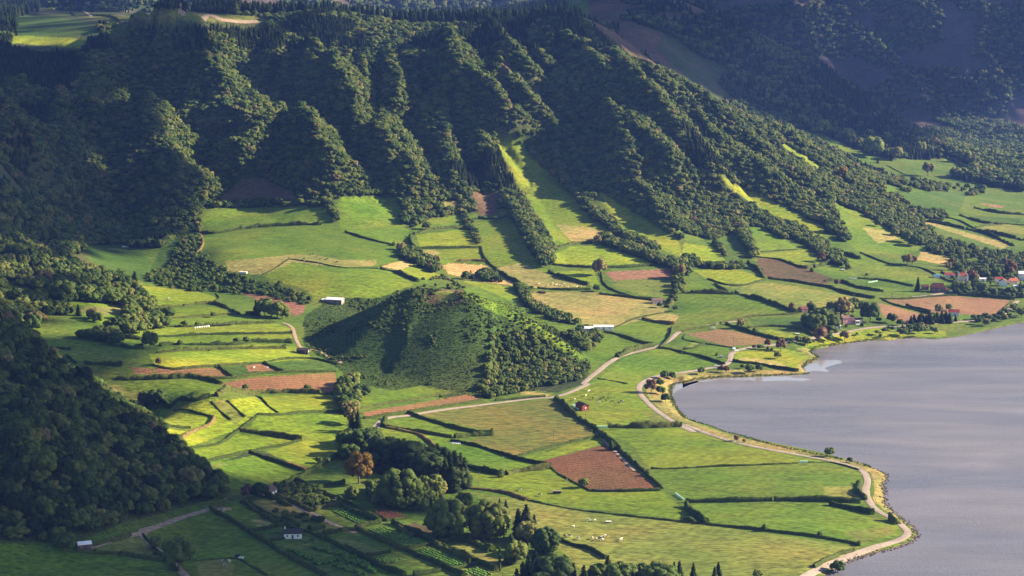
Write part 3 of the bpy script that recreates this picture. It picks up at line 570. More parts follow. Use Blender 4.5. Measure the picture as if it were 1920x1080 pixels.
def proto(kind):
    """crown and trunk mesh data of one kind of tree, built once and shared by its copies"""
    if kind in PROTO: return PROTO[kind]
    b, v = kind[:-1], int(kind[-1]); leaf = M_LEAF; sd_ = hash_(kind)
    if b == 'broad': k = crown_broad(sd_, .42+.06*v, .14); t = trunk_mesh(sd_)
    elif b == 'round': k = crown_broad(sd_, .50, .24, 16, 500); t = trunk_mesh(sd_, .5)
    elif b == 'coni': k = crown_coni(sd_, .17+.04*v); t = trunk_mesh(sd_, .9, .016, 0); leaf = M_CONI
    elif b == 'cedar': k = crown_broad(sd_, .42, .12, 24, 800); t = trunk_mesh(sd_); leaf = M_CONI
    elif b == 'willow': k = crown_broad(sd_, .60, .0, 60, 2400, .05, 1.0, -.95, (.09, .09)); t = trunk_mesh(sd_, .7, .035, 6, .35)
    elif b == 'pale': k = crown_broad(sd_, .45, .12, 11, 620, .15); t = trunk_mesh(sd_); leaf = M_PALE
    elif b == 'tan': k = crown_broad(sd_, .42, .12, 11, 700, .45); t = trunk_mesh(sd_, .8, .025, 7, .3, .2); leaf = M_TAN
    elif b == 'orange': k = crown_broad(sd_, .42, .1, 12, 800, .2); t = trunk_mesh(sd_); leaf = M_ORANGE
    elif b == 'brown': k = crown_broad(sd_, .42, .14, 11, 620, .4); t = trunk_mesh(sd_, .8, .025, 8, .32, .18); leaf = M_BROWN
    elif b == 'tuft': k = shrub(sd_, .9, 90); t = None; leaf = M_GRASSY
    elif b == 'bush': k = shrub(sd_); t = None; leaf = M_SHRUB
    
    oc = k.build('crown', leaf); me = oc.data; bpy.data.objects.remove(oc); tm = None
    if t is not None: ot = t.build('trunk', M_BARK); tm = ot.data; bpy.data.objects.remove(ot)
    PROTO[kind] = (me, tm); return PROTO[kind]
def hash_(s): return sum((i+1)*ord(c) for i, c in enumerate(s))
KINDNAME = {'broad': 'broadleaf_tree', 'round': 'broadleaf_tree', 'coni': 'conifer', 'cedar': 'conifer', 'willow': 'willow_tree', 'pale': 'pale_tree', 'tan': 'tan_tree', 'orange': 'autumn_tree', 'brown': 'brown_tree', 'bush': 'shrub', 'tuft': 'tussock'}
CROWNS = {}
def tree(kind, p, h, label, group=None, wide=1.0):
    me, tm = proto(kind); nm = KINDNAME[kind[:-1]]
    if tm is None:
        o = bpy.data.objects.new(nm, me); C.objects.link(o); o.location = p; o.scale = (h*wide, h*wide, h); o.rotation_euler = (0, 0, random.random()*6.3)
        tag(o, label, 'shrub', group); CROWNS.setdefault(kind, o); return o
    e_ = empty(nm, p, random.random()*6.3, (h*wide, h*wide, h)); tag(e_, label, 'tree', group)
    c_ = bpy.data.objects.new('crown', me); C.objects.link(c_); c_.parent = e_
    t_ = bpy.data.objects.new('trunk', tm); C.objects.link(t_); t_.parent = e_
    CROWNS.setdefault(kind, c_); return e_

# ------------------------------------------------------------------ placing words: where a thing stands, named by things one can find
LANDMARKS = [(860, 640, 'the grassy cone hill'), (1130, 880, 'the reddish ploughed field'), (1000, 800, 'the large corn field'), (1590, 605, 'the pink house'), (1092, 762, 'the red-brown barn'),
  (1790, 585, 'the red-roofed lakeside house'), (1800, 515, 'the turret house'), (640, 562, 'the white-roofed farm shed'), (540, 715, 'the long brown strip'), (1350, 632, 'the pinkish ploughed field'),
  (1640, 930, 'the outer road bend'), (1240, 740, 'the inner road bend'), (1540, 690, 'the grassy lake point'), (750, 880, 'the dark conifer grove'), (500, 475, 'the upper bright terrace'),
  (1120, 600, 'the white-roofed shed pair'), (1060, 470, 'the oval bright pasture'), (1230, 510, 'the orange-brown stubble'), (1000, 330, 'the grassy fan'), (1460, 500, 'the brownish tilted field'), (230, 480, 'the shaded green pocket'),
  (550, 1003, 'the garden cottage'), (508, 925, 'the gabled cottage'), (157, 1027, 'the white-roofed hut'), (340, 1035, 'the big lane tree'), (760, 990, 'the green vegetable plots'), (285, 745, 'the twin dark trees'), (420, 810, 'the curved bright pasture'), (1000, 480, 'the long slanting pasture'), (1750, 480, 'the village gardens'), (1740, 560, 'the stone barn'), (1850, 450, 'the far right fields')]
ORD = ['', 'second ', 'third ', 'fourth ', 'fifth ', 'sixth ', 'seventh ', 'eighth ', 'ninth ', 'tenth ', 'eleventh ', 'twelfth ']
PENDING = []
def place_later(o, x, y, look): PENDING.append((o, x, y, look))
def name_places():
    """labels: look + nearest landmark + direction; where several share it, ranked by distance from the landmark"""
    gr = {}
    for o, x, y, look in PENDING:
        d = [math.hypot(x-a, (y-b)*1.3) for a, b, _ in LANDMARKS]; k = int(np.argmin(d)); dx, dy = x-LANDMARKS[k][0], y-LANDMARKS[k][1]
        w = ('right of' if dx > 0 else 'left of') if abs(dx) > 1.2*abs(dy) else ('in front of' if dy > 0 else 'behind')
        gr.setdefault((look, w, k), []).append((d[k], o))
    for (look, w, k), L in gr.items():
        L.sort(key=lambda t: t[0])
        for i, (_, o) in enumerate(L):
            o['label'] = f"{look} {w} {LANDMARKS[k][2]}" + ("" if len(L) == 1 else (", nearest to it" if i == 0 else f", {ORD[min(i, 11)]}nearest to it"))

# ------------------------------------------------------------------ single trees: kind, picture place of the foot, height in picture pixels, look
def up(x, y, D): return D/F      # metres per picture pixel at distance D
def plant(kind, s, hp, look, group=None, wide=1.0):
    q = PT(s)[0]; a = px(s)[0]; h = hp*q[1]/F*1.02; q[2] -= .2
    o = tree(kind, tuple(q), h, look, group, wide)
    if look.endswith('~'): place_later(o, a[0], a[1], look[:-1])
    return o
LT = [  # (kind, where, height px, label) ; '~' = complete the label from the landmark table
 ('round1', 'M 210,612', 14, 'dark round tree on the lake shore under the parked white car'), ('brown1', 'M 425,585', 14, 'brownish sparse tree left of a matching one on the shore'), ('brown2', 'M 492,592', 14, 'brownish sparse tree right of its twin on the shore'),
 ('round2', 'M 672,550', 9, 'small round tree, leftmost of three by the shore path'), ('round1', 'M 757,596', 17, 'tallest round tree, middle of three by the shore path'), ('round3', 'M 860,580', 14, 'round tree, rightmost of three by the shore path'),
 ('round2', 'M 1067,436', 14, 'dark round tree standing alone on the bright point lawn'), ('brown1', 'M 1105,345', 24, 'large brownish tree beside the road above the point lawn'), ('round3', 'M 865,332', 10, 'small dark tree at the roadside~'), ('bush1', 'M 950,330', 6, 'low round shrub at the road edge left of the large brownish tree'), ('bush2', 'M 1000,338', 5, 'small green shrub close under the large brownish tree'), ('brown3', 'M 800,325', 9, 'small brown tree where the lake road meets the point lawn'),
 ('brown2', 'M 955,300', 15, 'bare greyish tree at the right corner of the pinkish ploughed field'), ('round1', 'M 1300,250', 13, 'dark round tree on the lakeside verge, left of the spindle-shaped one'), ('round2', 'M 1405,292', 16, 'dark spindle-shaped tree on the lakeside verge'), ('brown3', 'M 1545,258', 31, 'tall reddish-brown tree by the lake road left of the pink house'), ('round3', 'M 1635,245', 17, 'dark tree right of the tall reddish-brown tree'), ('round1', 'M 1820,232', 19, 'olive round tree on the verge below the pink house'),
 ('bush1', 'M 380,402', 6, 'upright shrub beside the parked silver car'), ('bush2', 'M 1210,262', 5, 'small dark bush at the verge right of the large brownish tree'), ('round2', 'N 1000,532', 6, 'tiny young tree on the verge below the white porch'), ('bush1', 'N 1130,524', 4, 'tiny shrub in the middle of the lakeside verge'), ('round1', 'N 1225,524', 9, 'small dark tree on the lakeside verge near the shore~'), ('bush2', 'N 1265,548', 7, 'pale bush close to the water in front of the wood'),
 ('round2', 'N 1305,502', 9, 'dark young tree against the road wall~'), ('round3', 'N 1515,545', 16, 'dark umbrella tree leaning over the shore'), ('round1', 'N 1700,515', 15, 'dark round tree on the shore lawn before the conifer wood'), ('round2', 'N 1880,512', 12, 'green round tree by the water at the right of the conifer wood'), ('round3', 'N 1400,482', 9, 'small dark tree at the road wall left of the conifer wood'),
 ('broad1', 'N 1150,385', 38, 'large green tree right of the pink house'), ('round1', 'N 1395,395', 19, 'rounded grey-green tree left of the lakeside conifers'), ('round2', 'N 1485,425', 13, 'dark round tree next to the first lakeside conifer'), ('tan1', 'N 845,315', 36, 'tall yellowish tree behind the pink house'), ('broad2', 'N 740,290', 24, 'dark round tree left of the tall yellowish tree'), ('broad3', 'N 905,300', 18, 'dark upright tree right of the tall yellowish tree'), ('broad2', 'N 910,200', 14, 'dark round tree behind the tall yellowish tree'), ('broad1', 'N 970,240', 14, 'bushy dark tree at the upper end of the pink house garden'),
 ('brown1', 'N 265,252', 15, 'dark bare tree left of the small stone hut in the pasture'), ('tan2', 'N 475,242', 16, 'thin see-through tree right of the small stone hut'), ('broad2', 'N 540,480', 32, 'big green tree left of the pink house, nearest the road'), ('broad3', 'N 700,460', 29, 'big sunlit green tree directly left of the pink house'), ('broad1', 'N 440,430', 24, 'big dark green tree at the left end of the pink house grove'), ('broad3', 'N 610,400', 28, 'green tree in the middle of the pink house grove'), ('broad1', 'N 770,340', 12, 'low green tree touching the pink house wall'),
 ('round3', 'N 1245,385', 10, 'small light green tree between the pink house and the ploughed field'), ('bush3', 'N 1060,430', 9, 'dark garden shrub right of the white annex'), ('bush1', 'N 880,440', 8, 'dark garden shrub in front of the pink house'), ('bush2', 'N 760,505', 9, 'dark bush along the road below the pink house'),
 ('tan3', 'Q 525,935', 18, 'pinkish-tan tree behind the red-roofed lakeside house, left of a yellow one'), ('pale1', 'Q 690,895', 14, 'yellow-green tree behind the red-roofed lakeside house'), ('round1', 'Q 1090,1045', 11, 'small dark tree, first right of the red-roofed lakeside house'), ('round2', 'Q 1180,1030', 9, 'small brownish tree, second right of the red-roofed lakeside house'), ('round3', 'Q 1290,1045', 14, 'dark flat-topped tree between house and road bend'), ('round1', 'Q 1440,1020', 10, 'small dark tree by the pale road before it climbs'),
 ('round2', 'Q 1680,1030', 12, 'dark tree right of the pale road at the far bend'), ('round3', 'Q 1880,1000', 19, 'dark tree at the right picture edge below the road'), ('round1', 'Q 1760,900', 6, 'little bush-like tree on the bright verge of the far bend'), ('coni1', 'Q 180,580', 28, 'pointed conifer left of the stone barn'), ('brown3', 'Q 1080,395', 20, 'reddish tree right of the turret house'), ('tan3', 'Q 680,235', 16, 'pinkish round tree left of the turret house'), ('brown1', 'Q 750,170', 16, 'dark brownish tree above the pinkish round tree'), ('brown2', 'Q 1690,330', 30, 'tall brownish autumn tree behind the village roofs'), ('brown3', 'Q 1620,180', 18, 'tan tree at the top of the village wood'),
 ('broad1', 'Q 1460,370', 20, 'big dark tree in the village wood above the roofs'), ('broad2', 'Q 1250,340', 16, 'dark tree behind the reddish village tree'), ('broad3', 'Q 950,590', 18, 'dark green tree below the turret house'), ('broad1', 'Q 1250,600', 18, 'round olive tree right of the small white tent'), ('broad2', 'Q 1150,480', 10, 'yellowish hedge tree below the turret house'), ('broad2', 'Q 1400,650', 16, 'dark round tree at the corner of the big lakeside ploughed field'), ('broad3', 'Q 1700,640', 16, 'dark tree at the right end of the village wood'),
 ('tan2', 'F 1262,415', 23, 'brown round tree, left of a close pair above the long pasture'), ('brown1', 'F 1292,408', 20, 'brown round tree, right of a close pair above the long pasture'), ('tan3', 'M 655,95', 19, 'pale tan tree at the corner above the pinkish ploughed field'), ('brown2', 'F 780,395', 20, 'greyish tree at the lower end of the dark hedge wood'), ('broad1', 'F 1262,285', 22, 'dark tree, left of two on the upper right pasture'), ('broad2', 'F 1312,305', 23, 'rounder green tree, right of two on the upper right pasture'), ('broad3', 'F 1192,245', 13, 'dark bushy tree at the top edge of the upper right pasture'), ('broad1', 'F 1100,195', 14, 'small grey tree at the top of the upper right pasture'),
 ('bush1', 'F 728,448', 9, 'round dark bush on a field corner among the tilted pastures'), ('broad2', 'F 1035,470', 5, 'tiny tree on the hedge above the white bales'), ('brown3', 'F 868,527', 13, 'small tan tree on the tall hedge below the brownish tilted field'), ('round1', 'F 55,570', 7, 'little dark tree on a hedge left of the tilted pastures'),
 ('brown2', 'O 1325,222', 28, 'bare pinkish tree inside the road bend by the lake'), ('round1', 'O 1435,240', 17, 'dark tree, middle of three stacked above the cove'), ('round2', 'O 1485,330', 18, 'dark tree, lowest of three stacked above the cove'), ('round3', 'O 1425,150', 15, 'dark tree, highest of three stacked above the cove'), ('round1', 'O 1475,70', 17, 'dark tree by the shore, left of two under the side lane'), ('round2', 'O 1558,68', 15, 'dark tree by the shore, right of two under the side lane'),
 ('broad1', 'O 690,630', 10, 'small dark tree on the hedge beside the row of pale bales'), ('broad2', 'O 1080,940', 7, 'lone small hedge tree~'), ('round3', 'I 825,410', 19, 'large round dark tree on the narrow lake shore strip'), ('round1', 'I 940,442', 11, 'small round tree right of the large one on the shore strip'), ('brown1', 'I 302,322', 13, 'small windswept tree, larger of two on the shore strip'), ('brown2', 'I 345,330', 8, 'tiny windswept tree, smaller of two on the shore strip'),
 ('bush1', 'I 455,825', 15, 'dark round bush tree on the lower field hedge, leftmost of three'), ('bush2', 'I 775,860', 13, 'dark round bush tree on the lower field hedge, middle of three'), ('bush3', 'I 990,910', 12, 'dark round bush tree on the lower field hedge, rightmost of three'), ('round2', 'I 870,1065', 26, 'dark tree at the rocky shore by the lower road'), ('round3', 'I 420,1095', 18, 'dark tree at the bottom edge right of the small conifers'),
 ('broad2', 'G 828,118', 28, 'dark tree, left of twin trees on the left terraces'), ('broad3', 'G 885,118', 30, 'dark tree, right of twin trees on the left terraces'), ('broad1', 'G 1005,1045', 60, 'large spreading dark tree beside the lane'), ('round2', 'G 880,930', 26, 'dark bushy tree at the lane corner above the large spreading tree'), ('tan1', 'G 1012,520', 50, 'slender see-through tree at the foot of the dark wooded hill'), ('broad2', 'G 1060,545', 52, 'tall thin-trunked tree at the foot of the dark wooded hill'), ('broad3', 'G 1110,560', 44, 'dark leaning tree at the lower end of the wooded hill'), ('broad1', 'G 370,950', 40, 'dark tree above the white-roofed hut'),
 ('brown3', 'J 380,325', 28, 'brown bare tree left of the gabled cottage'), ('broad2', 'J 520,325', 30, 'dark oval tree touching the gabled cottage'), ('round3', 'J 155,270', 13, 'small dark tree at the edge of the shaded pasture'), ('broad3', 'J 890,720', 26, 'dense dark tree behind the garden cottage'), ('round1', 'J 1115,810', 9, 'small tree right of the garden cottage'), ('bush1', 'J 1030,835', 5, 'small round bush in front of the garden cottage'), ('round2', 'G 1795,445', 13, 'small round tree on the hedge left of the lane grove'),
 ('coni2', 'D 1440,695', 30, 'dark pointed conifer left of the gully grove'), ('broad1', 'D 1490,700', 34, 'tall tree, leftmost in the gully grove'), ('broad2', 'D 1525,705', 30, 'tree in the gully grove, second from left'), ('broad3', 'D 1560,710', 32, 'tree in the gully grove, third from left'), ('broad2', 'D 1590,712', 24, 'tree at the right end of the gully grove'), ('coni3', 'D 760,555', 38, 'tall conifer-like tree above the small bright pasture'), ('broad1', 'D 700,560', 30, 'dark broad tree left of the tall conifer-like tree'), ('broad1', 'D 845,880', 32, 'large dark tree at the left end of the middle terrace hedge'),
 ('broad2', 'D 730,800', 24, 'round dark tree, left of a pair on the terraces'), ('broad3', 'D 785,795', 22, 'round dark tree, right of a pair on the terraces'), ('broad1', 'D 870,760', 26, 'dark tree in the copse at the left end of the terraces'), ('broad2', 'D 925,765', 24, 'dark tree at the right end of the terrace copse'), ('broad3', 'D 355,612', 38, 'large dark tree standing left below the shaded bank'), ('round1', 'D 1037,760', 13, 'small tree on the terrace hedge, left of two'), ('round2', 'D 1110,755', 9, 'smaller tree on the terrace hedge, right of two'), ('round3', 'D 1200,706', 11, 'small dark tree on the first terrace hedge'),
 ('brown1', 'D 890,975', 15, 'scruffy small tree at the left tip of the bright sunlit field'), ('round1', 'D 1330,852', 12, 'small tree on the third terrace hedge, left of two'), ('round2', 'D 1385,850', 13, 'small tree on the third terrace hedge, right of two'), ('round3', 'D 1015,862', 11, 'small tree at the left part of the third terrace hedge'), ('round2', 'D 1575,530', 11, 'round bush tree on the bank of the lower sunlit terrace'), ('bush2', 'D 1175,895', 5, 'tiny round bush beside the bright sunlit field'), ('round1', 'G 1730,40', 13, 'small tree on the edge of the long brown strip'), ('round2', 'G 1380,35', 12, 'shrubby tree at the lower edge of the long brown strip'),
 ('tan1', 'E 1450,470', 32, 'pale cream tree between the oval pasture and the stubble'), ('broad1', 'E 1437,560', 14, 'round dark tree where three hedges meet'), ('broad2', 'E 700,492', 16, 'dark round tree below the scrubby plot, left of two'), ('coni2', 'E 728,488', 17, 'dark pointed tree below the scrubby plot, right of two'), ('coni3', 'E 895,505', 16, 'little dark pointed tree at the right end of the scrubby plot'), ('broad3', 'E 480,210', 14, 'round tree on the hedge of the small square pastures'), ('bush3', 'E 295,303', 9, 'round bush at the end of the slanting terrace hedge'), ('tan3', 'E 1440,292', 17, 'pale tree at the top right of the oval pasture'), ('tan2', 'E 1900,490', 30, 'pale autumn tree right of the orange-brown stubble'),
 ('bush1', 'E 1280,490', 9, 'small clump of dark bush in the pasture under the oval field'), ('round3', 'E 1790,650', 10, 'small dark tree by the pink hut'), ('round1', 'E 1880,670', 11, 'dark tree at the corner right of the pink hut'), ('round2', 'E 1070,550', 8, 'small dark tree at the tip of the long slanting pasture'), ('round1', 'E 985,550', 9, 'small tree on the bushy hedge behind the cone hill'), ('brown3', 'E 600,540', 9, 'greyish tree on top of the cone hill rim'), ('brown1', 'E 530,535', 8, 'bushy grey tree at the left of the cone hill rim'),
 ('pale1', 'C 785,755', 27, 'pale sunlit tree alone at the left of the dark valley wood'), ('pale2', 'C 930,800', 27, 'pale sunlit tree, second from left before the dark wood'), ('pale3', 'C 1050,782', 20, 'pale tree at the edge of the dark wood, behind the tallest pale tree'), ('pale1', 'C 1078,880', 38, 'tallest pale tree in the middle of the valley slope'), ('pale2', 'C 1150,800', 20, 'pale tree directly right of the tallest pale one'), ('pale3', 'C 1205,815', 15, 'small pale tree before the conifer edge'), ('pale1', 'C 1340,855', 20, 'pale tree above the curved grassy bank'), ('pale2', 'C 1395,860', 12, 'low pale tree right above the curved grassy bank'), ('pale3', 'C 1580,915', 26, 'pale yellow tree at the far right below the wood'), ('pale2', 'C 1540,880', 14, 'pale low tree left beside the pale yellow tree'), ('orange1', 'C 900,1005', 23, 'orange-pink tree beside the slanting tan bank'), ('broad1', 'C 1200,900', 24, 'olive tree under the small pale tree'), ('tan2', 'C 1380,990', 26, 'yellowish tree below the curved grassy bank'),
 ('broad1', 'H 1362,583', 19, 'dark bush-like tree at the lower edge of the reddish ploughed field'), ('bush1', 'H 1425,262', 11, 'small round bush on the hedge end by the pale bales'), ('bush3', 'H 893,525', 14, 'round dark bush with a post in the hedge right of the conifer grove'), ('bush1', 'H 1530,372', 18, 'dark bush tree at the top corner of the reddish ploughed field'), ('bush2', 'H 1720,515', 14, 'dark bush on the right edge hedge of the reddish ploughed field'),
 ('willow1', 'H 330,690', 76, 'huge round-crowned willow in front of the conifer grove'), ('willow2', 'H 505,640', 48, 'dark drooping tree right of the huge willow'), ('willow3', 'H 600,860', 76, 'huge dark spreading tree, left of a pair over the garden plots'), ('willow1', 'H 830,865', 74, 'huge dark spreading tree, right of a pair over the garden plots'), ('willow2', 'H 690,690', 30, 'dark low tree behind the pair of huge spreading trees'), ('orange1', 'H 100,560', 62, 'large orange autumn tree left of the conifer grove'), ('orange2', 'H 155,470', 26, 'small reddish-orange tree touching the large autumn tree'), ('willow3', 'H 120,400', 50, 'broad dark green tree behind the orange autumn tree'),
 ('willow2', 'H 60,640', 24, 'low dark tree beneath the orange autumn tree'), ('coni1', 'H 890,715', 26, 'dark pointed conifer, left of two behind the huge spreading tree'), ('coni2', 'H 925,725', 26, 'dark pointed conifer, right of two behind the huge spreading tree'), ('coni3', 'H 1040,880', 72, 'tallest dark conifer right of the huge spreading trees'), ('coni2', 'H 995,870', 60, 'dark conifer left beside the tallest one'), ('coni1', 'H 1085,870', 48, 'dark conifer right beside the tallest one'), ('broad2', 'H 1050,900', 44, 'dark bushy tree at the foot of the tallest conifer'), ('willow1', 'H 1150,950', 52, 'grey-green drooping tree right of the tallest conifer'), ('coni2', 'H 955,1010', 60, 'dark columnar tree above the topiary row'), ('broad1', 'H 985,1010', 44, 'dark tree right of the columnar tree by the garden'),
 ('tan3', 'H 55,230', 36, 'tan poplar above the road junction, left side'), ('tan2', 'H 30,170', 26, 'tan tree at the top of the lane row'), ('coni1', 'H 95,280', 46, 'dark conifer at the road junction, right of a pair'), ('coni2', 'H 65,270', 40, 'dark conifer at the road junction, left of a pair'), ('coni3', 'D 1950,1130', 30, 'dark conifer above the brown strip, middle of three'), ('coni1', 'D 1990,1130', 34, 'dark conifer above the brown strip, rightmost of three'), ('coni2', 'D 1905,1125', 26, 'dark conifer above the brown strip, leftmost of three'), ('round2', 'D 2010,1160', 16, 'dark round tree at the foot of the three conifers'),
]
for k_, s_, h_, lb in LT: plant(k_, s_, h_, lb)
def nth(i): return f"{i}{'th' if 10 <= i % 100 <= 20 else {1: 'st', 2: 'nd', 3: 'rd'}.get(i % 10, 'th')}"
def grove(poly, n, kinds, hlo, hhi, label, group, gap=2.2, wide=1.0, seed=1, order=True):
    r = np.random.default_rng(seed); P = px(poly); out = []; tries = 0
    x0, y0 = P.min(0); x1, y1 = P.max(0)
    W3 = PT(poly)
    while len(out) < n and tries < 60*n:
        tries += 1; a = np.array([x0+(x1-x0)*r.random(), y0+(y1-y0)*r.random()])
        if not inside(a[:1], a[1:], P)[0]: continue
        q = trace(a)[0]
        if any((q[0]-o_[0])**2+(q[1]-o_[1])**2 < gap*gap for o_ in out): continue
        out.append(q)
    for i, q in enumerate(sorted(out, key=lambda q: q[0]/q[1])):
        lb_ = label if not order else f"{label}, {nth(i+1)} from the left"
        tree(kinds[r.integers(len(kinds))], (q[0], q[1], q[2]-.3), hlo+(hhi-hlo)*r.random(), lb_, group, wide)
grove("H 190,480 280,420 560,470 690,560 640,610 540,560 300,520", 48, ['coni3', 'coni2', 'coni1', 'coni3', 'cedar1'], 13, 18, 'dark conifer in the grove behind the huge willow', 'conifers of the dark grove', 2.6, 1.5, seed=3)
grove("H 560,560 690,560 700,600 600,615", 6, ['coni1', 'coni2'], 17, 22, 'tall pointed conifer at the right end of the dark grove', 'tallest conifers of the dark grove', 3.5, seed=4)
grove("Q 30,1075 180,1060 420,1050 840,1060 860,1090 500,1110 60,1110", 22, ['coni3', 'coni2', 'coni1'], 6, 10.5, 'dark conifer in the lakeside wood before the red-roofed house', 'conifers of the lakeside wood', 4, 1.5, seed=5)
grove("H 1010,1120 1200,1060 1500,1120 1920,1150 1900,1260 900,1260", 40, ['coni1', 'coni2', 'broad1', 'broad2', 'broad3', 'coni3'], 10, 18, 'dark tree of the wood along the bottom edge', 'trees along the bottom edge', 4, seed=6)
grove("H 1500,1130 1700,1110 1720,1180 1500,1200", 4, ['pale1', 'pale2'], 10, 13, 'light green tree at the bottom edge', 'light green trees at the bottom edge', 4, seed=7)
grove("H 1700,1130 1920,1110 I 240,1090 240,1140 H 1700,1200", 11, ['coni1', 'coni2'], 8, 13, 'small conifer at the bottom edge before the lower road', 'small conifers at the bottom edge', 3.5, seed=8)
grove("B 760,75 1050,85 1240,95 1330,120 1280,130 1000,100 760,90", 42, ['coni1', 'coni2', 'coni3'], 15, 21, 'tall dark conifer in the row on the mountain top', 'conifers in the row on the mountain top', 7, 1.3, seed=9)
grove("J 0,160 80,200 90,300 0,330", 5, ['broad1', 'broad2'], 8, 11, 'bushy tree at the foot of the wooded hill', 'bushy trees at the foot of the wooded hill', 3, seed=10)
grove("F 1640,740 1900,640 1920,700 1700,760", 14, ['round1', 'round2', 'round3'], 4, 7, 'small round tree on the far lakeside lawn', 'small trees on the far lakeside lawn', 6, seed=12)
# the dark wooded hill at the lower left: its nearest trees, mostly dark-needled to deepen the shade by colour
grove("X 0,600 100,690 330,850 400,920 230,970 130,1010 0,1010", 120, ['cedar1', 'cedar2', 'cedar3', 'broad1', 'cedar1', 'coni2'], 8, 14, 'dark tree in the shaded wood on the lower left hill', 'trees of the wooded hill at the lower left', 5.5, 1.05, seed=11, order=False)

# ------------------------------------------------------------------ woods that read as one mass
def gn_scatter(name, P, s, kinds_idx, kinds, wide=None, label='', cat='forest'):
    n = len(P)
    me = bpy.data.meshes.new(name); me.vertices.add(n); me.vertices.foreach_set('co', P.astype(np.float32).ravel())
    for an, arr in (('sc', s), ('rz', rng.random(n)*6.283), ('kd', kinds_idx.astype(float)), ('wd', wide if wide is not None else .85+.4*rng.random(n))):
        a = me.attributes.new(an, 'FLOAT', 'POINT'); a.data.foreach_set('value', np.asarray(arr, np.float32))
    me.update(); o = bpy.data.objects.new(name, me); C.objects.link(o)
    ng = bpy.data.node_groups.new(name, 'GeometryNodeTree'); ng.interface.new_socket('Geometry', in_out='INPUT', socket_type='NodeSocketGeometry'); ng.interface.new_socket('Geometry', in_out='OUTPUT', socket_type='NodeSocketGeometry')
    N = ng.nodes; L = ng.links; gi_ = N.new('NodeGroupInput'); go = N.new('NodeGroupOutput'); jn = N.new('GeometryNodeJoinGeometry'); L.new(jn.outputs[0], go.inputs[0])
    def att(nm):
        a = N.new('GeometryNodeInputNamedAttribute'); a.data_type = 'FLOAT'; a.inputs['Name'].default_value = nm; return a.outputs['Attribute']
    cs = N.new('ShaderNodeCombineXYZ'); m1 = N.new('ShaderNodeMath'); m1.operation = 'MULTIPLY'; L.new(att('sc'), m1.inputs[0]); L.new(att('wd'), m1.inputs[1])
    L.new(m1.outputs[0], cs.inputs[0]); L.new(m1.outputs[0], cs.inputs[1]); L.new(att('sc'), cs.inputs[2])
    cr = N.new('ShaderNodeCombineXYZ'); L.new(att('rz'), cr.inputs[2])
    for i, kd in enumerate(kinds):
        oi = N.new('GeometryNodeObjectInfo'); oi.inputs['Object'].default_value = CROWNS[kd]; oi.inputs['As Instance'].default_value = True; oi.transform_space = 'ORIGINAL'
        ip = N.new('GeometryNodeInstanceOnPoints'); c1 = N.new('FunctionNodeCompare'); c1.data_type = 'FLOAT'; c1.operation = 'EQUAL'; c1.inputs['B'].default_value = float(i); c1.inputs['Epsilon'].default_value = .1
        L.new(att('kd'), c1.inputs['A']); L.new(c1.outputs[0], ip.inputs['Selection']); L.new(gi_.outputs[0], ip.inputs['Points']); L.new(oi.outputs['Geometry'], ip.inputs['Instance'])
        L.new(cs.outputs[0], ip.inputs['Scale']); L.new(cr.outputs[0], ip.inputs['Rotation']); L.new(ip.outputs[0], jn.inputs[0])
    md = o.modifiers.new('scatter', 'NODES'); md.node_group = ng
    tag(o, label, cat, None, 'stuff'); return o
def scatter(x0, x1, y0, y1, step, keep, jit=.45):
    X, Y = np.meshgrid(np.arange(x0, x1, step), np.arange(y0, y1, step)); X = X+step*jit*2*(rng.random(X.shape)-.5); Y = Y+step*jit*2*(rng.random(X.shape)-.5)
    X = X.ravel(); Y = Y.ravel(); m = np.abs(X) < Y*.31; X = X[m]; Y = Y[m]; Z = ground(X, Y); k = keep(X, Y, Z); return np.c_[X, Y, Z][k]
FK = np.array(['-']+[f[0] for f in FIELDS])
def fkind(X, Y, Z): return fid(X, Y, Z)
ROADP = [PT(LR)[:, :2]]
KF = ['broad1', 'broad2', 'broad3', 'coni1', 'coni2', 'coni3', 'cedar1']
# mountain wood
def above(X, Y, Z, dy):
    a, b = proj(X, Y, Z); ia = np.clip((a-RX0).astype(int), 0, RW-1); ib = np.clip((b-dy-RY0).astype(int), 0, RH-1); return np.isin(idm[ib, ia], [0, 1, 2, 3, 4, 5, 6])
def km(X, Y, Z):
    f = fkind(X, Y, Z); dy = np.where(Z > 185, 15, 7); return above(X, Y, Z, dy) & above(X, Y, Z, dy*.5) & ((f == 1) | (f == 3)) & (Y < 2720) & (rng.random(X.shape) < .97)
P_ = scatter(-900, 900, 1900, 2740, 4.1, km)
slope_ = (ground(P_[:, 0], P_[:, 1]+12)-ground(P_[:, 0], P_[:, 1]-12))/24
conif = (fbm(P_[:, 0], P_[:, 1], 110, 3, 81) > .2) | ((P_[:, 2] > 218) & (fbm(P_[:, 0], P_[:, 1], 40, 2, 82) > -.05)) | ((P_[:, 0] < -520) & (P_[:, 1] < 2500) & (fbm(P_[:, 0], P_[:, 1], 60, 2, 84) > -.1))
kk = np.where(conif, rng.integers(3, 6, len(P_)), rng.integers(0, 3, len(P_)))
ss = np.where(conif, 6+4.5*rng.random(len(P_)), 3.4+4.4*rng.random(len(P_))**2); P_[:, 2] -= np.where(conif, .5, .7)
gn_scatter('forest', P_, ss, kk, KF, np.where(conif, 1.0, 1.15), 'dense wood of round crowns and conifers clothing the ribbed mountain slope')
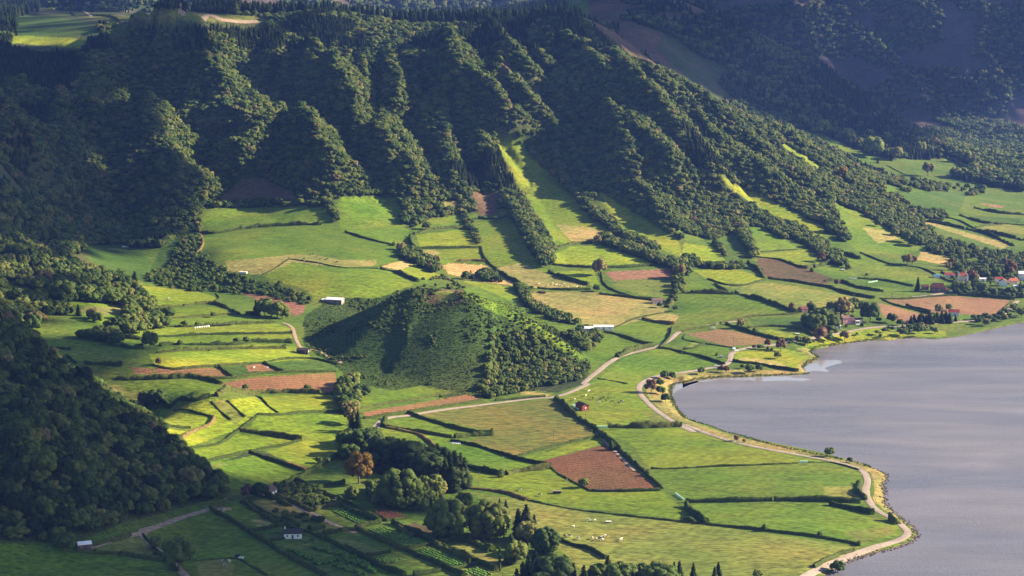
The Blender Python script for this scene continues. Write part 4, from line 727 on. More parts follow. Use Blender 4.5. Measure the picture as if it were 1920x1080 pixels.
# ridge behind to the right and the valley wood
def kr(X, Y, Z):
    f = fkind(X, Y, Z); d = vn(X, Y, 70, 85); lg = (fbm(X, Y, 260, 3, 86) > .17) & (Z > 120)
    return ((f == 2) | ((f == 1) & (X > 100)) | ((f == 6) & (vn(X, Y, 40, 88) < .45))) & (Y >= 2740) & (Y < 3900) & ~(lg & (X < 350)) & (rng.random(X.shape) < .95)
P_ = scatter(-200, 1200, 2740, 3900, 7.5, kr); cf = rng.random(len(P_)) < .55+1.6*fbm(P_[:, 0], P_[:, 1], 90, 2, 87)
gn_scatter('forest', P_, np.where(cf, 9+6*rng.random(len(P_)), 6+4*rng.random(len(P_))), np.where(cf, rng.integers(3, 6, len(P_)), rng.integers(0, 3, len(P_))), KF, np.where(cf, 1.15, 1.2), 'dim blue-green wood on the long ridge sinking to the right behind the mountain')
def kw(X, Y, Z):
    f = fkind(X, Y, Z); lg = (fbm(X, Z*2, 90, 4, 61) > .12); return (Y > 3700) & (Z > 5) & (Z < 420) & ~lg
P_ = scatter(-1500, 1500, 3700, 4950, 9, kw)
gn_scatter('forest', P_, 7+5*rng.random(len(P_)), rng.integers(0, 6, len(P_)), KF, None, 'hazy blue wooded caldera wall filling the upper right background')
# plateau woods at the upper left
def kp(X, Y, Z):
    f = fkind(X, Y, Z); return above(X, Y, Z, 14) & above(X, Y, Z, 7) & ((f == 3) | (f == 1)) & (Y >= 2740) & (Y < 3700) & (X < 120) & (rng.random(X.shape) < .9)
P_ = scatter(-1100, 130, 2740, 3700, 9, kp)
gn_scatter('forest', P_, 12+7*rng.random(len(P_)), rng.integers(3, 6, len(P_)), KF, None, 'dark conifer wood beyond the plateau fields at the upper left')
# lower left hill: behind the single trees
def kl(X, Y, Z):
    f = fkind(X, Y, Z); return (f == 4) & (Y < 1700)
P_ = scatter(-480, -60, 900, 1500, 5.2, kl)
gn_scatter('undergrowth', P_, 5+4.5*rng.random(len(P_)), rng.integers(0, 4, len(P_)), ['broad1', 'broad2', 'broad3', 'cedar1'], None, 'shaded thickets filling in between the trees of the lower left hill', 'thicket')
# bands and clumps of trees traced in the photo: (poly, spacing, density, hmin, hmax, conifer share, label)
WOODS = [
 ("D -1200,60 150,60 300,130 470,260 480,330 380,380 200,330 0,300 -1200,300", 6.2, 1.0, 6, 12, .3, 'dark wood clothing the left slope above the shaded green pocket'),
 ("D -900,-120 0,-60 100,30 150,110 0,120 -400,110", 6, .95, 7, 12, .3, 'dark wood on the left edge spur above the small pastures'),
 ("D -400,80 0,120 60,180 150,150 250,250 350,290 420,400 480,450 700,500 800,560 840,640 950,720 940,770 780,800 700,790 640,780 560,740 480,700 300,690 200,790 60,760 0,680 -400,700", 6.5, .62, 6, 11, .15, 'tangled dark wood on the left hillside between small shaded pastures'),
 ("D 420,820 640,800 690,870 600,870 480,830", 6, .8, 6, 9, 0, 'thicket along the lower edge of the left hillside wood'),
 ("F 1280,190 1500,280 1700,330 1920,360 2400,360 2400,640 1890,600 1530,580 1510,520 1540,440 1400,330 1300,250", 6, .8, 3.5, 6.5, .2, 'wood of mixed trees around and above the village roofs'),
 ("C 1400,740 1600,790 2500,800 2500,1000 1900,1080 1500,1000 1640,960 1500,860 1300,800", 8, .9, 9, 15, .35, 'dark valley wood at the right edge under the far wall'),
 ("C 400,640 560,700 740,740 1000,760 1300,760 1500,800 1400,850 1150,930 1000,900 850,880 800,800 700,790 560,780", 8.5, .5, 8, 13, .3, 'scattered trees on the sinking slope around the pale trees'),
 ("C 750,850 1000,930 1250,1000 1700,1060 F 1700,30 1500,20 1250,0 1130,0 C 900,1000 760,900", 8, .36, 5, 8, .1, 'loose trees and scrub between the upper right pastures'),
 ("F 860,20 1000,60 1200,140 1330,220 1500,290 1550,440 1460,400 1330,300 1180,250 1080,160 980,110 870,60", 6.5, .42, 4.5, 7.5, .05, 'hedge wood running down to the village above the tilted pastures'),
 ("F 350,120 450,180 560,230 690,300 760,350 870,420 950,440 860,340 800,300 740,260 640,190 560,180 460,140", 5, .9, 5, 8, 0, 'bushy tree band between two tilted pastures, lowest end at a field corner'),
 ("F 600,30 700,120 790,200 860,260 980,330 950,250 870,140 840,40 700,-20", 6, .75, 6, 11, .4, 'dark tall tree belt descending beside the upper right pasture'),
 ("F 300,190 350,190 380,300 420,380 380,370 320,270", 5, .95, 7, 10, 0, 'tree spur pointing down between the shaded meadow and a pasture'),
 ("F 140,285 200,290 240,340 245,380 220,350", 5, .8, 4, 6, 0, 'curved bush row at the foot of the spur wood'),
 ("F 0,375 80,375 110,410 340,420 340,440 110,430 40,420", 4.5, .9, 4, 7, 0, 'thick hedge bushes under the small shaded meadow'),
 ("E 880,-20 960,20 1010,110 1060,200 1100,280 1150,370 1165,430 1130,430 1090,340 1030,240 980,180 930,90", 4.6, .97, 5, 8.5, 0, 'tree row slanting down along the left side of the grassy fan'),
 ("E 1010,60 1050,100 1120,190 1160,250 1195,320 1190,410 1170,400 1150,330 1090,240 1040,180", 4.6, .97, 5, 8, 0, 'second tree row slanting down to the oval pasture'),
 ("E 1280,-20 1330,0 1390,60 1460,130 1540,170 1570,240 1660,260 1740,310 1800,330 1790,350 1700,320 1560,260 1480,190 1400,140 1340,60", 5, .97, 5, 9, 0, 'dark tree belt along the right side of the grassy fan'),
 ("E 1440,265 1500,265 1620,310 1720,340 1810,390 1810,420 1700,380 1600,340 1480,300", 5, .97, 6, 9, 0, 'row of round bushy trees above the bright oval pasture'),
 ("E 1480,-20 1560,10 1680,90 1800,170 1920,250 1920,275 1780,190 1640,110 1540,50", 5, .95, 4, 6, 0, 'narrow tree row on the crest above the shaded gully'),
 ("E 1800,400 1900,380 F 60,440 0,500 E 1890,520 1860,460", 6, .8, 6, 9, 0, 'small copse at the meeting of hedges right of the stubble'),
 ("E 330,320 400,340 520,390 560,450 520,460 420,410 340,370", 5, .95, 5, 8, 0, 'short belt of round trees slanting below the square pastures'),
 ("E 340,100 380,90 400,160 350,190", 5, .9, 6, 9, 0, 'small dark copse at the right end of the upper terrace'),
 ("E 670,110 720,150 760,240 790,300 770,300 700,200", 4.5, .8, 4, 6, 0, 'bush row down the left side of the long slanting pasture'),
 ("E 740,460 800,455 880,490 900,510 780,500", 5, .95, 5, 8, .1, 'row of dark round bushes under the scrubby plot'),
 ("E 960,520 1050,560 1080,620 1200,680 1340,740 1330,760 1180,720 1040,650 1000,580", 5, .8, 4, 7, 0, 'bushy strip curving behind the cone hill'),
 ("E 1380,760 1460,800 1430,880 1380,900 1250,820", 5.5, .7, 4, 7, 0, 'rough bushes on the right foot of the cone hill'),
 ("E 1840,500 1920,480 1920,560 1860,640 1830,630", 6, .7, 5, 8, 0, 'small wood left of the upper road'),
 ("X 916,606 947,631 994,622 1057,666 1101,703 1088,713 994,731 916,750 900,731 916,666", 3.6, .85, 2.6, 5.5, .1, 'dark thicket on the lower right flank of the cone hill'),
 ("E 430,500 560,470 690,530 700,550 520,545 440,525", 4, .55, 1.5, 3, 0, 'grey shrubs along the rim of the cone hill'),
 ("D 1830,20 1860,60 1890,130 1900,180 1870,180 1840,90", 5, .9, 5, 7, 0, 'bush row closing the right end of the upper terrace'),
 ("H 0,0 60,0 110,60 100,160 40,200 -10,120", 5, .6, 6, 10, .2, 'tree clump at the top of the lane above the road junction'),
 ("H 20,330 200,300 240,400 180,500 100,420 20,440", 4.5, .6, 7, 11, .3, 'undergrowth behind the orange autumn tree'),
 ("H 380,560 560,620 560,700 480,720 300,700 180,690 150,600", 5, .7, 6, 10, .2, 'dark undergrowth around the huge willow'),
 ("N 250,250 480,230 700,310 800,420 780,490 560,500 400,440 420,330", 6, .45, 5, 9, 0, 'undergrowth of the grove left of the pink house'),
 ("N 560,300 780,240 950,180 1080,190 1080,260 950,250 800,320", 6, .6, 5, 8, 0, 'low trees behind the pink house'),
 ("N 1300,470 1500,440 1760,410 1900,450 1900,490 1600,500 1380,500", 5, .5, 2.5, 4.5, .3, 'dark thicket between the lake road and the shore lawn'),
 ("J 680,180 900,160 1180,230 1430,380 1150,440 940,400 740,310", 3.6, .75, 2.2, 3.6, 0, 'overgrown orchard plot right of the gabled cottage'),
 ("J 640,480 700,470 830,500 1200,520 1240,600 960,600 780,560", 4, .6, 2, 4, 0, 'low garden thickets behind the garden cottage'),
 ("G 1100,440 1180,470 1240,600 1220,650 900,700 1000,560", 5, .7, 4, 7, 0, 'scrub at the foot of the dark wooded hill'),
]
HOUSES_AT = px('Q 770,965 915,400 700,345 500,350 505,585 300,545 1575,485 1500,425 1740,450 1900,390 1240,410 1050,600 1700,480 N 885,395 960,395 785,455 395,268 E 1385,783 1475,772 D 1885,622')
for poly, st, dn, h0, h1, cs_, lb in WOODS:
    Pp = px(poly); q = PT(poly); x0, x1, y0, y1 = q[:, 0].min()-60, q[:, 0].max()+60, q[:, 1].min()-60, q[:, 1].max()+60
    def kq(X, Y, Z):
        a, b = proj(X, Y, Z); f = fkind(X, Y, Z); wp = inside(a, b, Pp); ok = ~np.isin(FK[f], ['G', 'Y', 'L', 'T', 'U', 'O', 'P', 'B', 'S', 'D']) | (st < 5.7)
        # keep to ground the camera can see, so nothing piles up behind a hill
        u = X/Y; hid = np.zeros(X.shape, bool)
        for t in (.97, .94, .9): hid |= ground(u*Y*t, Y*t) > CAMH-(CAMH-Z)*t+4
        for hx_, hy_ in HOUSES_AT: ok &= ~((np.abs(a-hx_) < 11) & (b > hy_-3) & (b < hy_+11))
        return wp & ok & ~hid & (vn(X, Y, 22, 91) < dn+.12) & (rng.random(X.shape) < .4+dn*.6)
    P_ = scatter(x0, x1, y0, y1, st, kq)
    if len(P_) < 3: continue
    cf = rng.random(len(P_)) < cs_
    gn_scatter('wood', P_-np.array([0, 0, .5]), h0+(h1-h0)*rng.random(len(P_)), np.where(cf, rng.integers(3, 6, len(P_)), rng.integers(0, 3, len(P_))), KF, None, lb, 'wood')
# rough growth on the cone hill and on the gully bank
CB = [i+1 for i, f in enumerate(FIELDS) if 'E -210,700' in f[2] or 'E 440,600' in f[2] or 'E 690,540' in f[2]]; BK = [i+1 for i, f in enumerate(FIELDS) if f[2].startswith('D 1130,150 1120,340')]
for kd_, x_, y_ in (('tuft1', 790, 590), ('tuft2', 905, 585)): tree(kd_, tuple(trace(np.array([[x_, y_]]))[0]), 1.6, 'tall grass tussock near the top of the cone hill, ' + ('left' if x_ < 850 else 'right') + ' of its rim gap', None)
for kd_ in ('bush1', 'bush2', 'bush3'): proto(kd_)
P_ = scatter(-220, 130, 1350, 1720, 2.0, lambda X, Y, Z: np.isin(fkind(X, Y, Z), CB) & (rng.random(X.shape) < .8))
fb = fbm(P_[:, 0], P_[:, 1], 30, 3, 95); bushy = (fb > .07) & (rng.random(len(P_)) < .5)
gn_scatter('ground_cover', P_-np.array([0, 0, .25]), np.where(bushy, 1.0+1.3*rng.random(len(P_)), .45+.5*rng.random(len(P_))), np.where(bushy, rng.integers(0, 3, len(P_)), rng.integers(3, 5, len(P_))), ['bush1', 'bush2', 'bush3', 'tuft1', 'tuft2'], 1.1+.8*rng.random(len(P_)), 'rough shrubs and tall grass covering the cone hill', 'scrub')
P_ = scatter(-330, -80, 1600, 2150, 3.4, lambda X, Y, Z: np.isin(fkind(X, Y, Z), BK) & (rng.random(X.shape) < .75))
gn_scatter('ground_cover', P_-np.array([0, 0, .3]), 1.5+3*rng.random(len(P_))**2, rng.integers(0, 3, len(P_)), ['bush1', 'bush2', 'bush3'], 1.2+.6*rng.random(len(P_)), 'scrub covering the steep gully bank below the bright terraces', 'scrub')

# ------------------------------------------------------------------ hedges, each one a thing
HEDGES = [  # (outline, height, width, look)   looks: d dark clipped, l low scruffy bank, t tall dark, w dry stone-and-earth bank, s shrubby
 ('s', "D 1130,235 1200,235 1400,205 1600,190 1810,185"), ('l', "D 1480,465 1550,430 1620,385 1640,380 1780,400 1920,425 E 200,430"), ('s', "D 850,650 1000,645 1180,630 1300,665 1350,690 1430,690"), ('d', "D 940,710 1200,695 1330,685"), ('s', "D 960,757 1150,755 1300,745 1550,735"),
 ('d', "D 880,815 1150,805 1400,800 1640,795"), ('s', "D 900,868 1000,860 1300,860 1420,845 1640,850"), ('s', "D 880,905 1100,890 1480,880 1600,880"), ('d', "D 860,975 1000,997 1230,980 1480,965"), ('d', "D 1480,965 1600,940 1770,940 1900,972"), ('d', "D 260,940 350,960 430,965"), ('s', "D 480,965 580,970 690,977"),
 ('d', "D 870,1035 1090,1047 1300,1047 1500,1022 1890,1012"), ('d', "D 1230,985 1310,1045"), ('d', "D 1485,965 1600,1018"), ('s', "D 650,1050 900,1050 1100,1045 1250,1080"), ('s', "D 640,780 700,820 790,832"), ('s', "D 680,870 740,882 800,880"), ('d', "D 230,870 310,880 400,890"), ('l', "D 1180,630 1230,600 1210,570"),
 ('s', "G 690,145 820,130 930,110 1050,90 1180,75"), ('s', "G 1220,72 1400,60 1600,50 1870,60"), ('d', "G 780,180 850,220 950,240 1070,250"), ('l', "G 980,150 1100,160 1200,185"), ('w', "G 1205,185 1190,225 1100,262 1030,300 995,340"), ('d', "G 1030,370 1130,355 1230,340 1330,275 1440,190"), ('l', "G 1280,95 1330,140 1380,185"), ('l', "G 1440,70 1500,115 1560,160"), ('d', "G 1450,172 1580,172 1750,160 1920,155"), ('l', "G 1190,100 1240,150 1300,200"),
 ('t', "G 1350,265 1500,285 1700,318"), ('d', "G 1700,318 1600,345 1500,360 1400,385 1270,415 1130,442"), ('d', "G 1400,385 1560,440 1710,490"), ('t', "G 1920,405 1820,450 1760,490 1700,530 1600,570"), ('t', "G 1130,450 1200,530 1240,600"), ('t', "G 1190,703 1235,685 1300,655"), ('t', "G 1190,705 1300,765 1400,830 1500,895 1600,960 1850,1095"), ('d', "G 430,940 560,955 700,965 920,1000"), ('d', "G 800,850 850,905 900,955 1000,1055"), ('d', "G 860,960 930,965 980,1000"), ('d', "G 520,912 640,885 735,856"), ('l', "G 1080,1000 1250,985 1350,990 1500,1080"),
 ('t', "J 900,120 1020,170 1150,240 1350,320 1550,405"), ('d', "J 1575,410 1700,480 1920,590"), ('t', "J 1150,455 1300,420 1440,390"), ('t', "J 1180,215 1330,185 1480,160"), ('d', "J 400,380 500,440 600,500 700,560 800,600"), ('s', "J 300,375 400,410 500,480 600,540 780,620"), ('d', "J 440,705 620,665 820,625"), ('t', "J 1620,675 1750,635 1890,602"), ('t', "J 1250,745 1420,705"), ('t', "J 1190,750 1330,820 1480,900 1700,1000 1920,1100"), ('l', "J 740,185 850,140 1000,70"), ('s', "J 660,250 800,330 1000,430 1130,480"), ('s', "J 730,370 780,390 850,420"), ('s', "J 590,305 640,320 690,350"), ('d', "J 640,800 760,780 820,770"), ('s', "J 1090,690 1180,670 1250,655"), ('d', "J 1020,700 1110,720 1200,770"), ('t', "J 1440,705 1530,690 1620,700"),
 ('d', "K 140,290 300,375 510,462"), ('d', "K 515,467 640,448 780,425"), ('t', "K 585,492 800,600 1060,712"), ('t', "K 1070,712 1300,815 1500,905 1745,1015"), ('t', "K 180,558 400,665 700,790"), ('t', "K 705,792 950,890 1240,1012 1400,1080"), ('t', "K 190,548 320,515 440,490"), ('t', "K 730,785 880,750 1030,722"), ('t', "K 1085,705 1250,675 1420,648"), ('t', "K 1230,1010 1400,975 1550,942"), ('s', "K 1060,735 1250,820 1490,930"), ('s', "K 1440,692 1570,750 1700,815"), ('t', "K 50,772 200,850 400,960 560,1030 720,1085"), ('d', "K 280,862 430,835 550,812"), ('t', "K 820,1082 970,1055 1120,1028"), ('s', "K 640,565 730,610 830,655"), ('s', "K 0,300 200,400 440,480"),
 ('d', "H 110,140 250,112 400,90 600,55 700,40"), ('d', "H 130,195 360,165 700,112 800,95"), ('d', "H 870,95 1000,85 1150,75"), ('t', "H 370,165 500,210 600,240 700,265 850,287"), ('d', "H 250,242 400,267 520,287 620,302"), ('s', "H 640,303 740,293 850,290"), ('w', "H 250,247 420,282 480,315 520,347 570,392"), ('d', "H 620,322 750,347 860,380 980,420 1080,445 1170,460"), ('d', "H 985,412 1200,352 1440,297"), ('l', "H 1170,460 1200,490 1300,550 1400,602"), ('d', "H 1400,603 1590,605 1790,598"), ('s', "H 690,440 760,480 870,507 920,510"), ('s', "H 930,510 1000,492 1170,478"), ('s', "H 1210,85 1300,170 1430,258"), ('s', "H 1440,265 1550,362 1700,492"), ('d', "H 1700,492 1800,590"), ('s', "H 1500,243 1700,247 1910,240"),
 ('w', "H 680,582 850,602 950,622 1050,655"), ('l', "H 1050,655 1300,702 1600,742 1920,777 I 100,788"), ('d', "H 1200,865 1300,905 1400,932 1500,985"), ('l', "H 1740,480 1920,476"), ('s', "H 250,195 240,225 230,245"),
 ('l', "I 0,475 400,457 640,445"), ('l', "I 700,442 770,440 850,445 990,485"), ('t', "I 20,665 300,662 500,657"), ('t', "I 510,657 700,660 1000,672"), ('s', "I 20,685 60,740 130,787"), ('d', "I 130,790 430,822 800,870 1000,908"), ('t', "I 825,682 950,705 1080,735"), ('s', "I 990,560 985,610 1030,655"), ('d', "I 970,940 880,965 800,1002 740,1035"), ('s', "I 1160,765 1210,792"),
 ('d', "E 20,225 150,265 290,300"), ('s', "E 215,432 300,450 380,485 435,507"), ('s', "E 410,237 500,215 600,205 690,197"), ('s', "E 390,250 395,285 410,310"), ('t', "E 410,318 600,318 780,312"), ('w', "E 660,387 740,387 810,392"), ('d', "E 785,310 800,360 830,400 875,432"), ('s', "E 870,432 900,462 950,492 1000,520"), ('d', "E 1100,542 1250,552 1400,550"), ('s', "E 1170,452 1260,490 1390,525"), ('d', "E 1460,455 1480,520 1550,562 1650,592 1790,602"), ('d', "E 1450,575 1600,592 1760,612"), ('s', "E 1215,315 1290,298 1350,290 1410,290"), ('t', "E 1185,408 1300,422 1410,428"), ('t', "E 1480,425 1600,425 1760,415"), ('s', "E 1190,315 1178,360 1183,402"),
 ('l', "E 1540,762 1620,725 1700,702 1840,677"), ('w', "E 1695,717 1780,735 1870,747"), ('t', "E 1480,787 1560,805 1650,838 1750,862"), ('d', "E 1860,762 1855,810 1830,850 1790,880"), ('s', "E 1550,932 1650,892 1750,872"), ('d', "E 1800,880 1860,888 1920,905"), ('l', "E 1440,1052 1520,1062 1600,1080"), ('s', "E 1830,650 1880,600 1900,545"), ('s', "E 770,150 860,155 930,140"), ('l', "E 430,620 470,580 510,548"),
 ('d', "F 345,430 400,440 450,440"), ('d', "F 140,490 200,512 260,525 340,527 400,512 470,490"), ('d', "F 180,517 220,545 270,575"), ('s', "F 0,570 60,568 290,577"), ('s', "F 300,570 450,612 550,650 640,682"), ('d', "F 640,687 500,695 400,702 300,720 210,742"), ('d', "F 185,750 100,765 0,788"), ('s', "F 372,400 420,440 450,482"), ('d', "F 412,367 540,382 620,410 700,432"), ('l', "F 440,337 550,330 650,325"), ('t', "F 475,487 600,503 700,520 830,540"), ('t', "F 830,540 950,580 1080,600"), ('s', "F 800,503 870,500 1000,542 1130,562"), ('d', "F 990,487 1150,502 1300,532"), ('s', "F 880,330 940,360 1000,380"),
 ('d', "F 1000,342 1150,402 1250,415"), ('d', "F 1250,415 1350,432 1450,482 1530,512"), ('l', "F 1340,322 1450,332 1510,362"), ('d', "F 1125,605 1200,637 1300,662 1400,690"), ('d', "F 1110,600 1250,602 1400,590 1560,582"), ('t', "F 1560,582 1700,592 1870,607"), ('d', "F 370,765 500,757 650,772 740,812"), ('s', "F 400,778 500,822 600,835 700,835"), ('l', "F 20,802 10,830 100,850 250,872 310,882"), ('d', "F 0,887 60,880 120,858"), ('d', "F 0,907 60,915 120,935 235,972"), ('t', "F 620,668 700,660 780,668 860,650"), ('s', "F 245,745 380,790 500,822"), ('s', "F 740,425 800,410 860,400"), ('s', "F 600,400 690,430 740,420"),
 ('d', "F 1480,142 1560,165 1640,205"), ('s', "F 1560,132 1700,175 1800,182"), ('s', "F 1310,157 1450,180 1600,212"), ('s', "F 1600,212 1720,240 1860,305"), ('s', "F 1640,212 1800,245 1920,275"), ('d', "F 1650,200 1780,178 1920,188"), ('s', "F 1270,110 1400,130 1500,150"), ('s', "F 1640,90 1780,120 1920,130"), ('t', "M 560,468 700,487 800,493"), ('t', "M 810,495 1000,530 1300,580"), ('s', "I 0,770 60,780 100,785"),
 ('d', "Q 0,815 180,865 390,920"), ('d', "Q 560,270 700,330 760,370"), ('l', "Q 1440,970 1600,850 1700,750"), ('w', "D 1110,150 1125,240 1140,300 1100,350"), ('s', "A 190,52 400,72 600,92 740,100"), ('s', "C 1270,850 1440,870 1560,930 1620,970"), ('l', "C 1150,930 1300,1000 1500,1050"),
]
HT = {'d': (1.5, 1.7, 'clipped hedge'), 'l': (.8, 1.2, 'low hedge'), 't': (2.3, 2.1, 'tall hedge'), 'w': (1.8, 2.6, 'dry brown hedge'), 's': (2.3, 2.9, 'bushy hedge')}
LL = np.random.default_rng(5)
def hedge(s, kd):
    H_, W_, look = HT[kd]; H_ *= .8+.5*LL.random(); Pw = PT(s)[:, :2]; P = spline(Pw, 1.3)
    P = P+np.c_[fbm(P[:, 0], P[:, 1], 25, 2, 51), fbm(P[:, 0], P[:, 1], 25, 2, 52)]*2.0
    n = len(P); T = np.gradient(P, axis=0); T /= np.linalg.norm(T, axis=1)[:, None]+1e-9; N = np.c_[-T[:, 1], T[:, 0]]
    amp = .95 if kd in 'sl' else .5; s_ = np.arange(n)*1.3
    hh = H_*(1+amp*2*fbm(s_, s_*0+len(s), 9, 3, 53)+amp*.4*(LL.random(n)-.5)); hh = np.maximum(hh, .25*H_); hh = np.where((kd in 'sl') & (vn(s_, s_*0+len(s)*7, 8, 57) < .08), .12*H_, hh); ww = W_*(1+amp*1.6*fbm(s_, s_*0+len(s), 7, 3, 54)+.25*(LL.random(n)-.5))
    prof = [(-.5, -.15), (-.52, .45), (-.3, .92), (.02, 1.05), (.32, .9), (.53, .42), (.5, -.15)]
    V = []
    for a, b in prof:
        j = .16*(LL.random(n)-.5); q = P+N*((a+j)*ww)[:, None]; V.append(np.c_[q, ground(q[:, 0], q[:, 1])+(b+.14*(LL.random(n)-.5))*hh])
    k = Clump(1); V = np.concatenate(V); i = np.arange(n-1)
    Fq = np.concatenate([np.concatenate([np.stack([i+a*n, i+1+a*n, i+1+(a+1)*n], 1), np.stack([i+a*n, i+1+(a+1)*n, i+(a+1)*n], 1)]) for a in range(6)])
    k.add(V, Fq); m_ = int(n*3); t = LL.integers(0, n, m_); a = LL.random(m_)*3.1416; q = P[t]+N[t]*(np.cos(a)*ww[t]*.5)[:, None]+T[t]*(LL.random(m_)-.5)[:, None]*1.3
    Z = ground(q[:, 0], q[:, 1])+(.35+.7*np.sin(a))*hh[t]; k.leaves(np.c_[q, Z], np.c_[np.cos(a)[:, None]*N[t], np.sin(a)], .3)
    o = k.build('hedge', M_DRYHEDGE if kd == 'w' else M_HEDGE); o['category'] = 'hedge'
    c_ = px(s); L_ = len(c_)//2; A = c_[0]; B = c_[-1]; dx, dy = B-A
    run = 'level' if abs(dy) < .18*abs(dx) else ('upright' if abs(dx) < .4*abs(dy) else ('falling' if dx*dy > 0 else 'rising'))
    place_later(o, *c_[L_], look.replace(' hedge', ' '+run+' hedge') if run in ('level',) else look+{'upright': ' running uphill', 'falling': ' slanting down rightward', 'rising': ' slanting up rightward'}[run])
for kd, s_ in HEDGES: hedge(s_, kd)
# topiary row
for i, t in enumerate(np.linspace(0, 1, 7)):
    q = PT(f"K {1780+5*t:.0f},{800+230*t:.0f}")[0]; k = Clump(900+i)
    for z, r_ in ((.7, .75), (1.7, .6), (2.5, .4)): k.lobe((0, 0, z), (r_, r_, .5), .15)
    o = k.build('topiary', M_HEDGE); o.location = q; tag(o, 'clipped tiered bush in the straight row left of the columnar tree, '+['farthest', 'second', 'third', 'fourth', 'fifth', 'sixth', 'nearest'][i]+' of seven', 'topiary', 'topiary row')
# crop rows on the garden plots, corn stubble texture
def rows(poly, m, gap, h, w, ang, label, seed):
    r = np.random.default_rng(seed); W_ = PT(poly)[:, :2]; c = W_.mean(0); ca, sa = math.cos(ang), math.sin(ang); Lx = (W_-c)@np.array([ca, sa]); Ly = (W_-c)@np.array([-sa, ca]); k = Clump(seed)
    for v in np.arange(Ly.min(), Ly.max(), gap):
        u = np.arange(Lx.min(), Lx.max(), .8); X = c[0]+u*ca-v*sa; Y = c[1]+u*sa+v*ca; m_ = inside(X, Y, W_) & (r.random(len(u)) < .93); X, Y = X[m_], Y[m_]
        for x, y in zip(X, Y):
            z = float(ground(x, y)); V, Fa = ICO1; k.add(V*np.array([w, w, h])*(.75+.5*r.random())+np.array([x+.15*r.normal(), y+.15*r.normal(), z+h*.4])+.1*r.normal(size=V.shape)*w, Fa)
    if k.n: tag(k.build('crop_rows', m), label, 'crop rows', None, 'stuff')
M_CROP = mat('crop_leaves', leafy([(0, (.10, .22, .025)), (1, (.17, .28, .04))], 1), rough=.7, spec=.2); M_CANE = mat('red_canes', leafy([(0, (.16, .06, .05)), (1, (.22, .10, .08))], 1), rough=.9, spec=.1)
VL = ['leafy green crop rows on the plot beside the garden path', 'bright crop rows on the upper left of the two long plots', 'bright crop rows on the lower right of the two long plots', 'crop rows on the last plot at the bottom edge', 'reddish bare canes on the plot beside the dark grove', 'sparse green beds on the plot with the brown thicket']
ar = PT("K 180,558 700,790"); ga = math.atan2(ar[1, 1]-ar[0, 1], ar[1, 0]-ar[0, 0])
for i, v in enumerate(VEG): rows(v, M_CANE if i == 4 else M_CROP, 2.3 if i != 5 else 2.8, .6 if i != 4 else .9, .72 if i != 4 else .2, ga if i != 5 else ga+1.5, VL[i], 30+i)
# lush vine rows
M_VINE = mat('vine_leaves', leafy([(0, (.06, .15, .018)), (1, (.10, .20, .025))], .6), rough=.7, spec=.2)
for i, (s_, w_, lb) in enumerate((("J 850,920 1000,975 1150,1040 1250,1075", 5, 'thick lush green bushy row below the garden cottage, left of two'), ("J 1140,880 1300,930 1500,985", 5.5, 'thick lush green bushy row right of the lawn below the garden cottage'), ("J 1180,1075 1330,1030 1480,1010 1560,1000", 4, 'lush row linking the two thick green rows'), ("J 1380,1085 1560,1040 1750,1085", 5, 'lush green row at the bottom edge of the garden'), ("K 0,900 150,930 300,1000 350,1030", 5, 'lush bushy row along the long garden hedge'), ("K 0,990 120,1030 240,1090", 5, 'lush bushy row at the bottom edge under the long garden hedge'))):
    P = spline(PT(s_)[:, :2], 1.5); k = Clump(70+i)
    for p in P:
        for _ in range(2):
            q = p+LL.normal(size=2)*w_*.22; z = float(ground(*q)); c = np.array([q[0], q[1], z+.8]); k.lobe(c, (1.1, 1.1, 1.0), .25, ICO1); d = LL.normal(size=(14, 3)); d /= np.linalg.norm(d, axis=1)[:, None]; k.leaves(c+d*1.15, d, .28)
    tag(k.build('vine_row', M_VINE), lb, 'crop row')

# ------------------------------------------------------------------ buildings
def flat(name, c, r=.8, sp=.2, v=.12, sc=.7): return mat(name, lambda nt, b: nt.links.new(mul(nt, c, ramp(nt, noise(nt, sc, 4), [(.3, g3(1-v)), (.7, g3(1+v))])), b.inputs['Base Color']), rough=r, spec=sp)
MW = {'white': flat('white_render', (.78, .76, .73)), 'pink': flat('pink_render', (.62, .27, .34)), 'rose': flat('rose_render', (.75, .52, .48)), 'stone': flat('dark_stone', (.14, .10, .09), v=.4), 'wood': flat('red_brown_boards', (.20, .05, .035), v=.3), 'grey': flat('grey_boards', (.2, .17, .15), v=.3), 'black': flat('dark_boards', (.04, .03, .03))}
def tiles(name, c):
    def f(nt, b):
        w = nd(nt, 'ShaderNodeTexWave', Scale=2.2, Distortion=1.0); tc = nt.nodes.new('ShaderNodeTexCoord'); nt.links.new(tc.outputs['Object'], w.inputs[0]); cc = mul(nt, c, ramp(nt, w.outputs['Fac'], [(0, g3(.8)), (1, g3(1.1))])); nt.links.new(mul(nt, cc, ramp(nt, noise(nt, .9, 4), [(.3, g3(.7)), (.7, g3(1.25))])), b.inputs['Base Color'])
    return mat(name, f, rough=.8, spec=.15)
MR = {'red': tiles('red_tiles', (.30, .06, .04)), 'maroon': tiles('maroon_tiles', (.13, .045, .045)), 'orange': tiles('orange_tiles', (.36, .10, .055)), 'brown': tiles('brown_tiles', (.16, .10, .085)), 'white': flat('pale_sheet_roof', (.8, .8, .84), .45, .5, .06), 'dark': tiles('dark_tiles', (.05, .045, .05)), 'blue': flat('blue_sheet', (.05, .22, .38), .5, .4)}
M_GLASS = mat('window_glass', None, (.02, .025, .03), .15, .6); M_DOOR = flat('door_paint', (.10, .05, .03)); M_TRIM = flat('white_trim', (.8, .8, .78), v=.04)
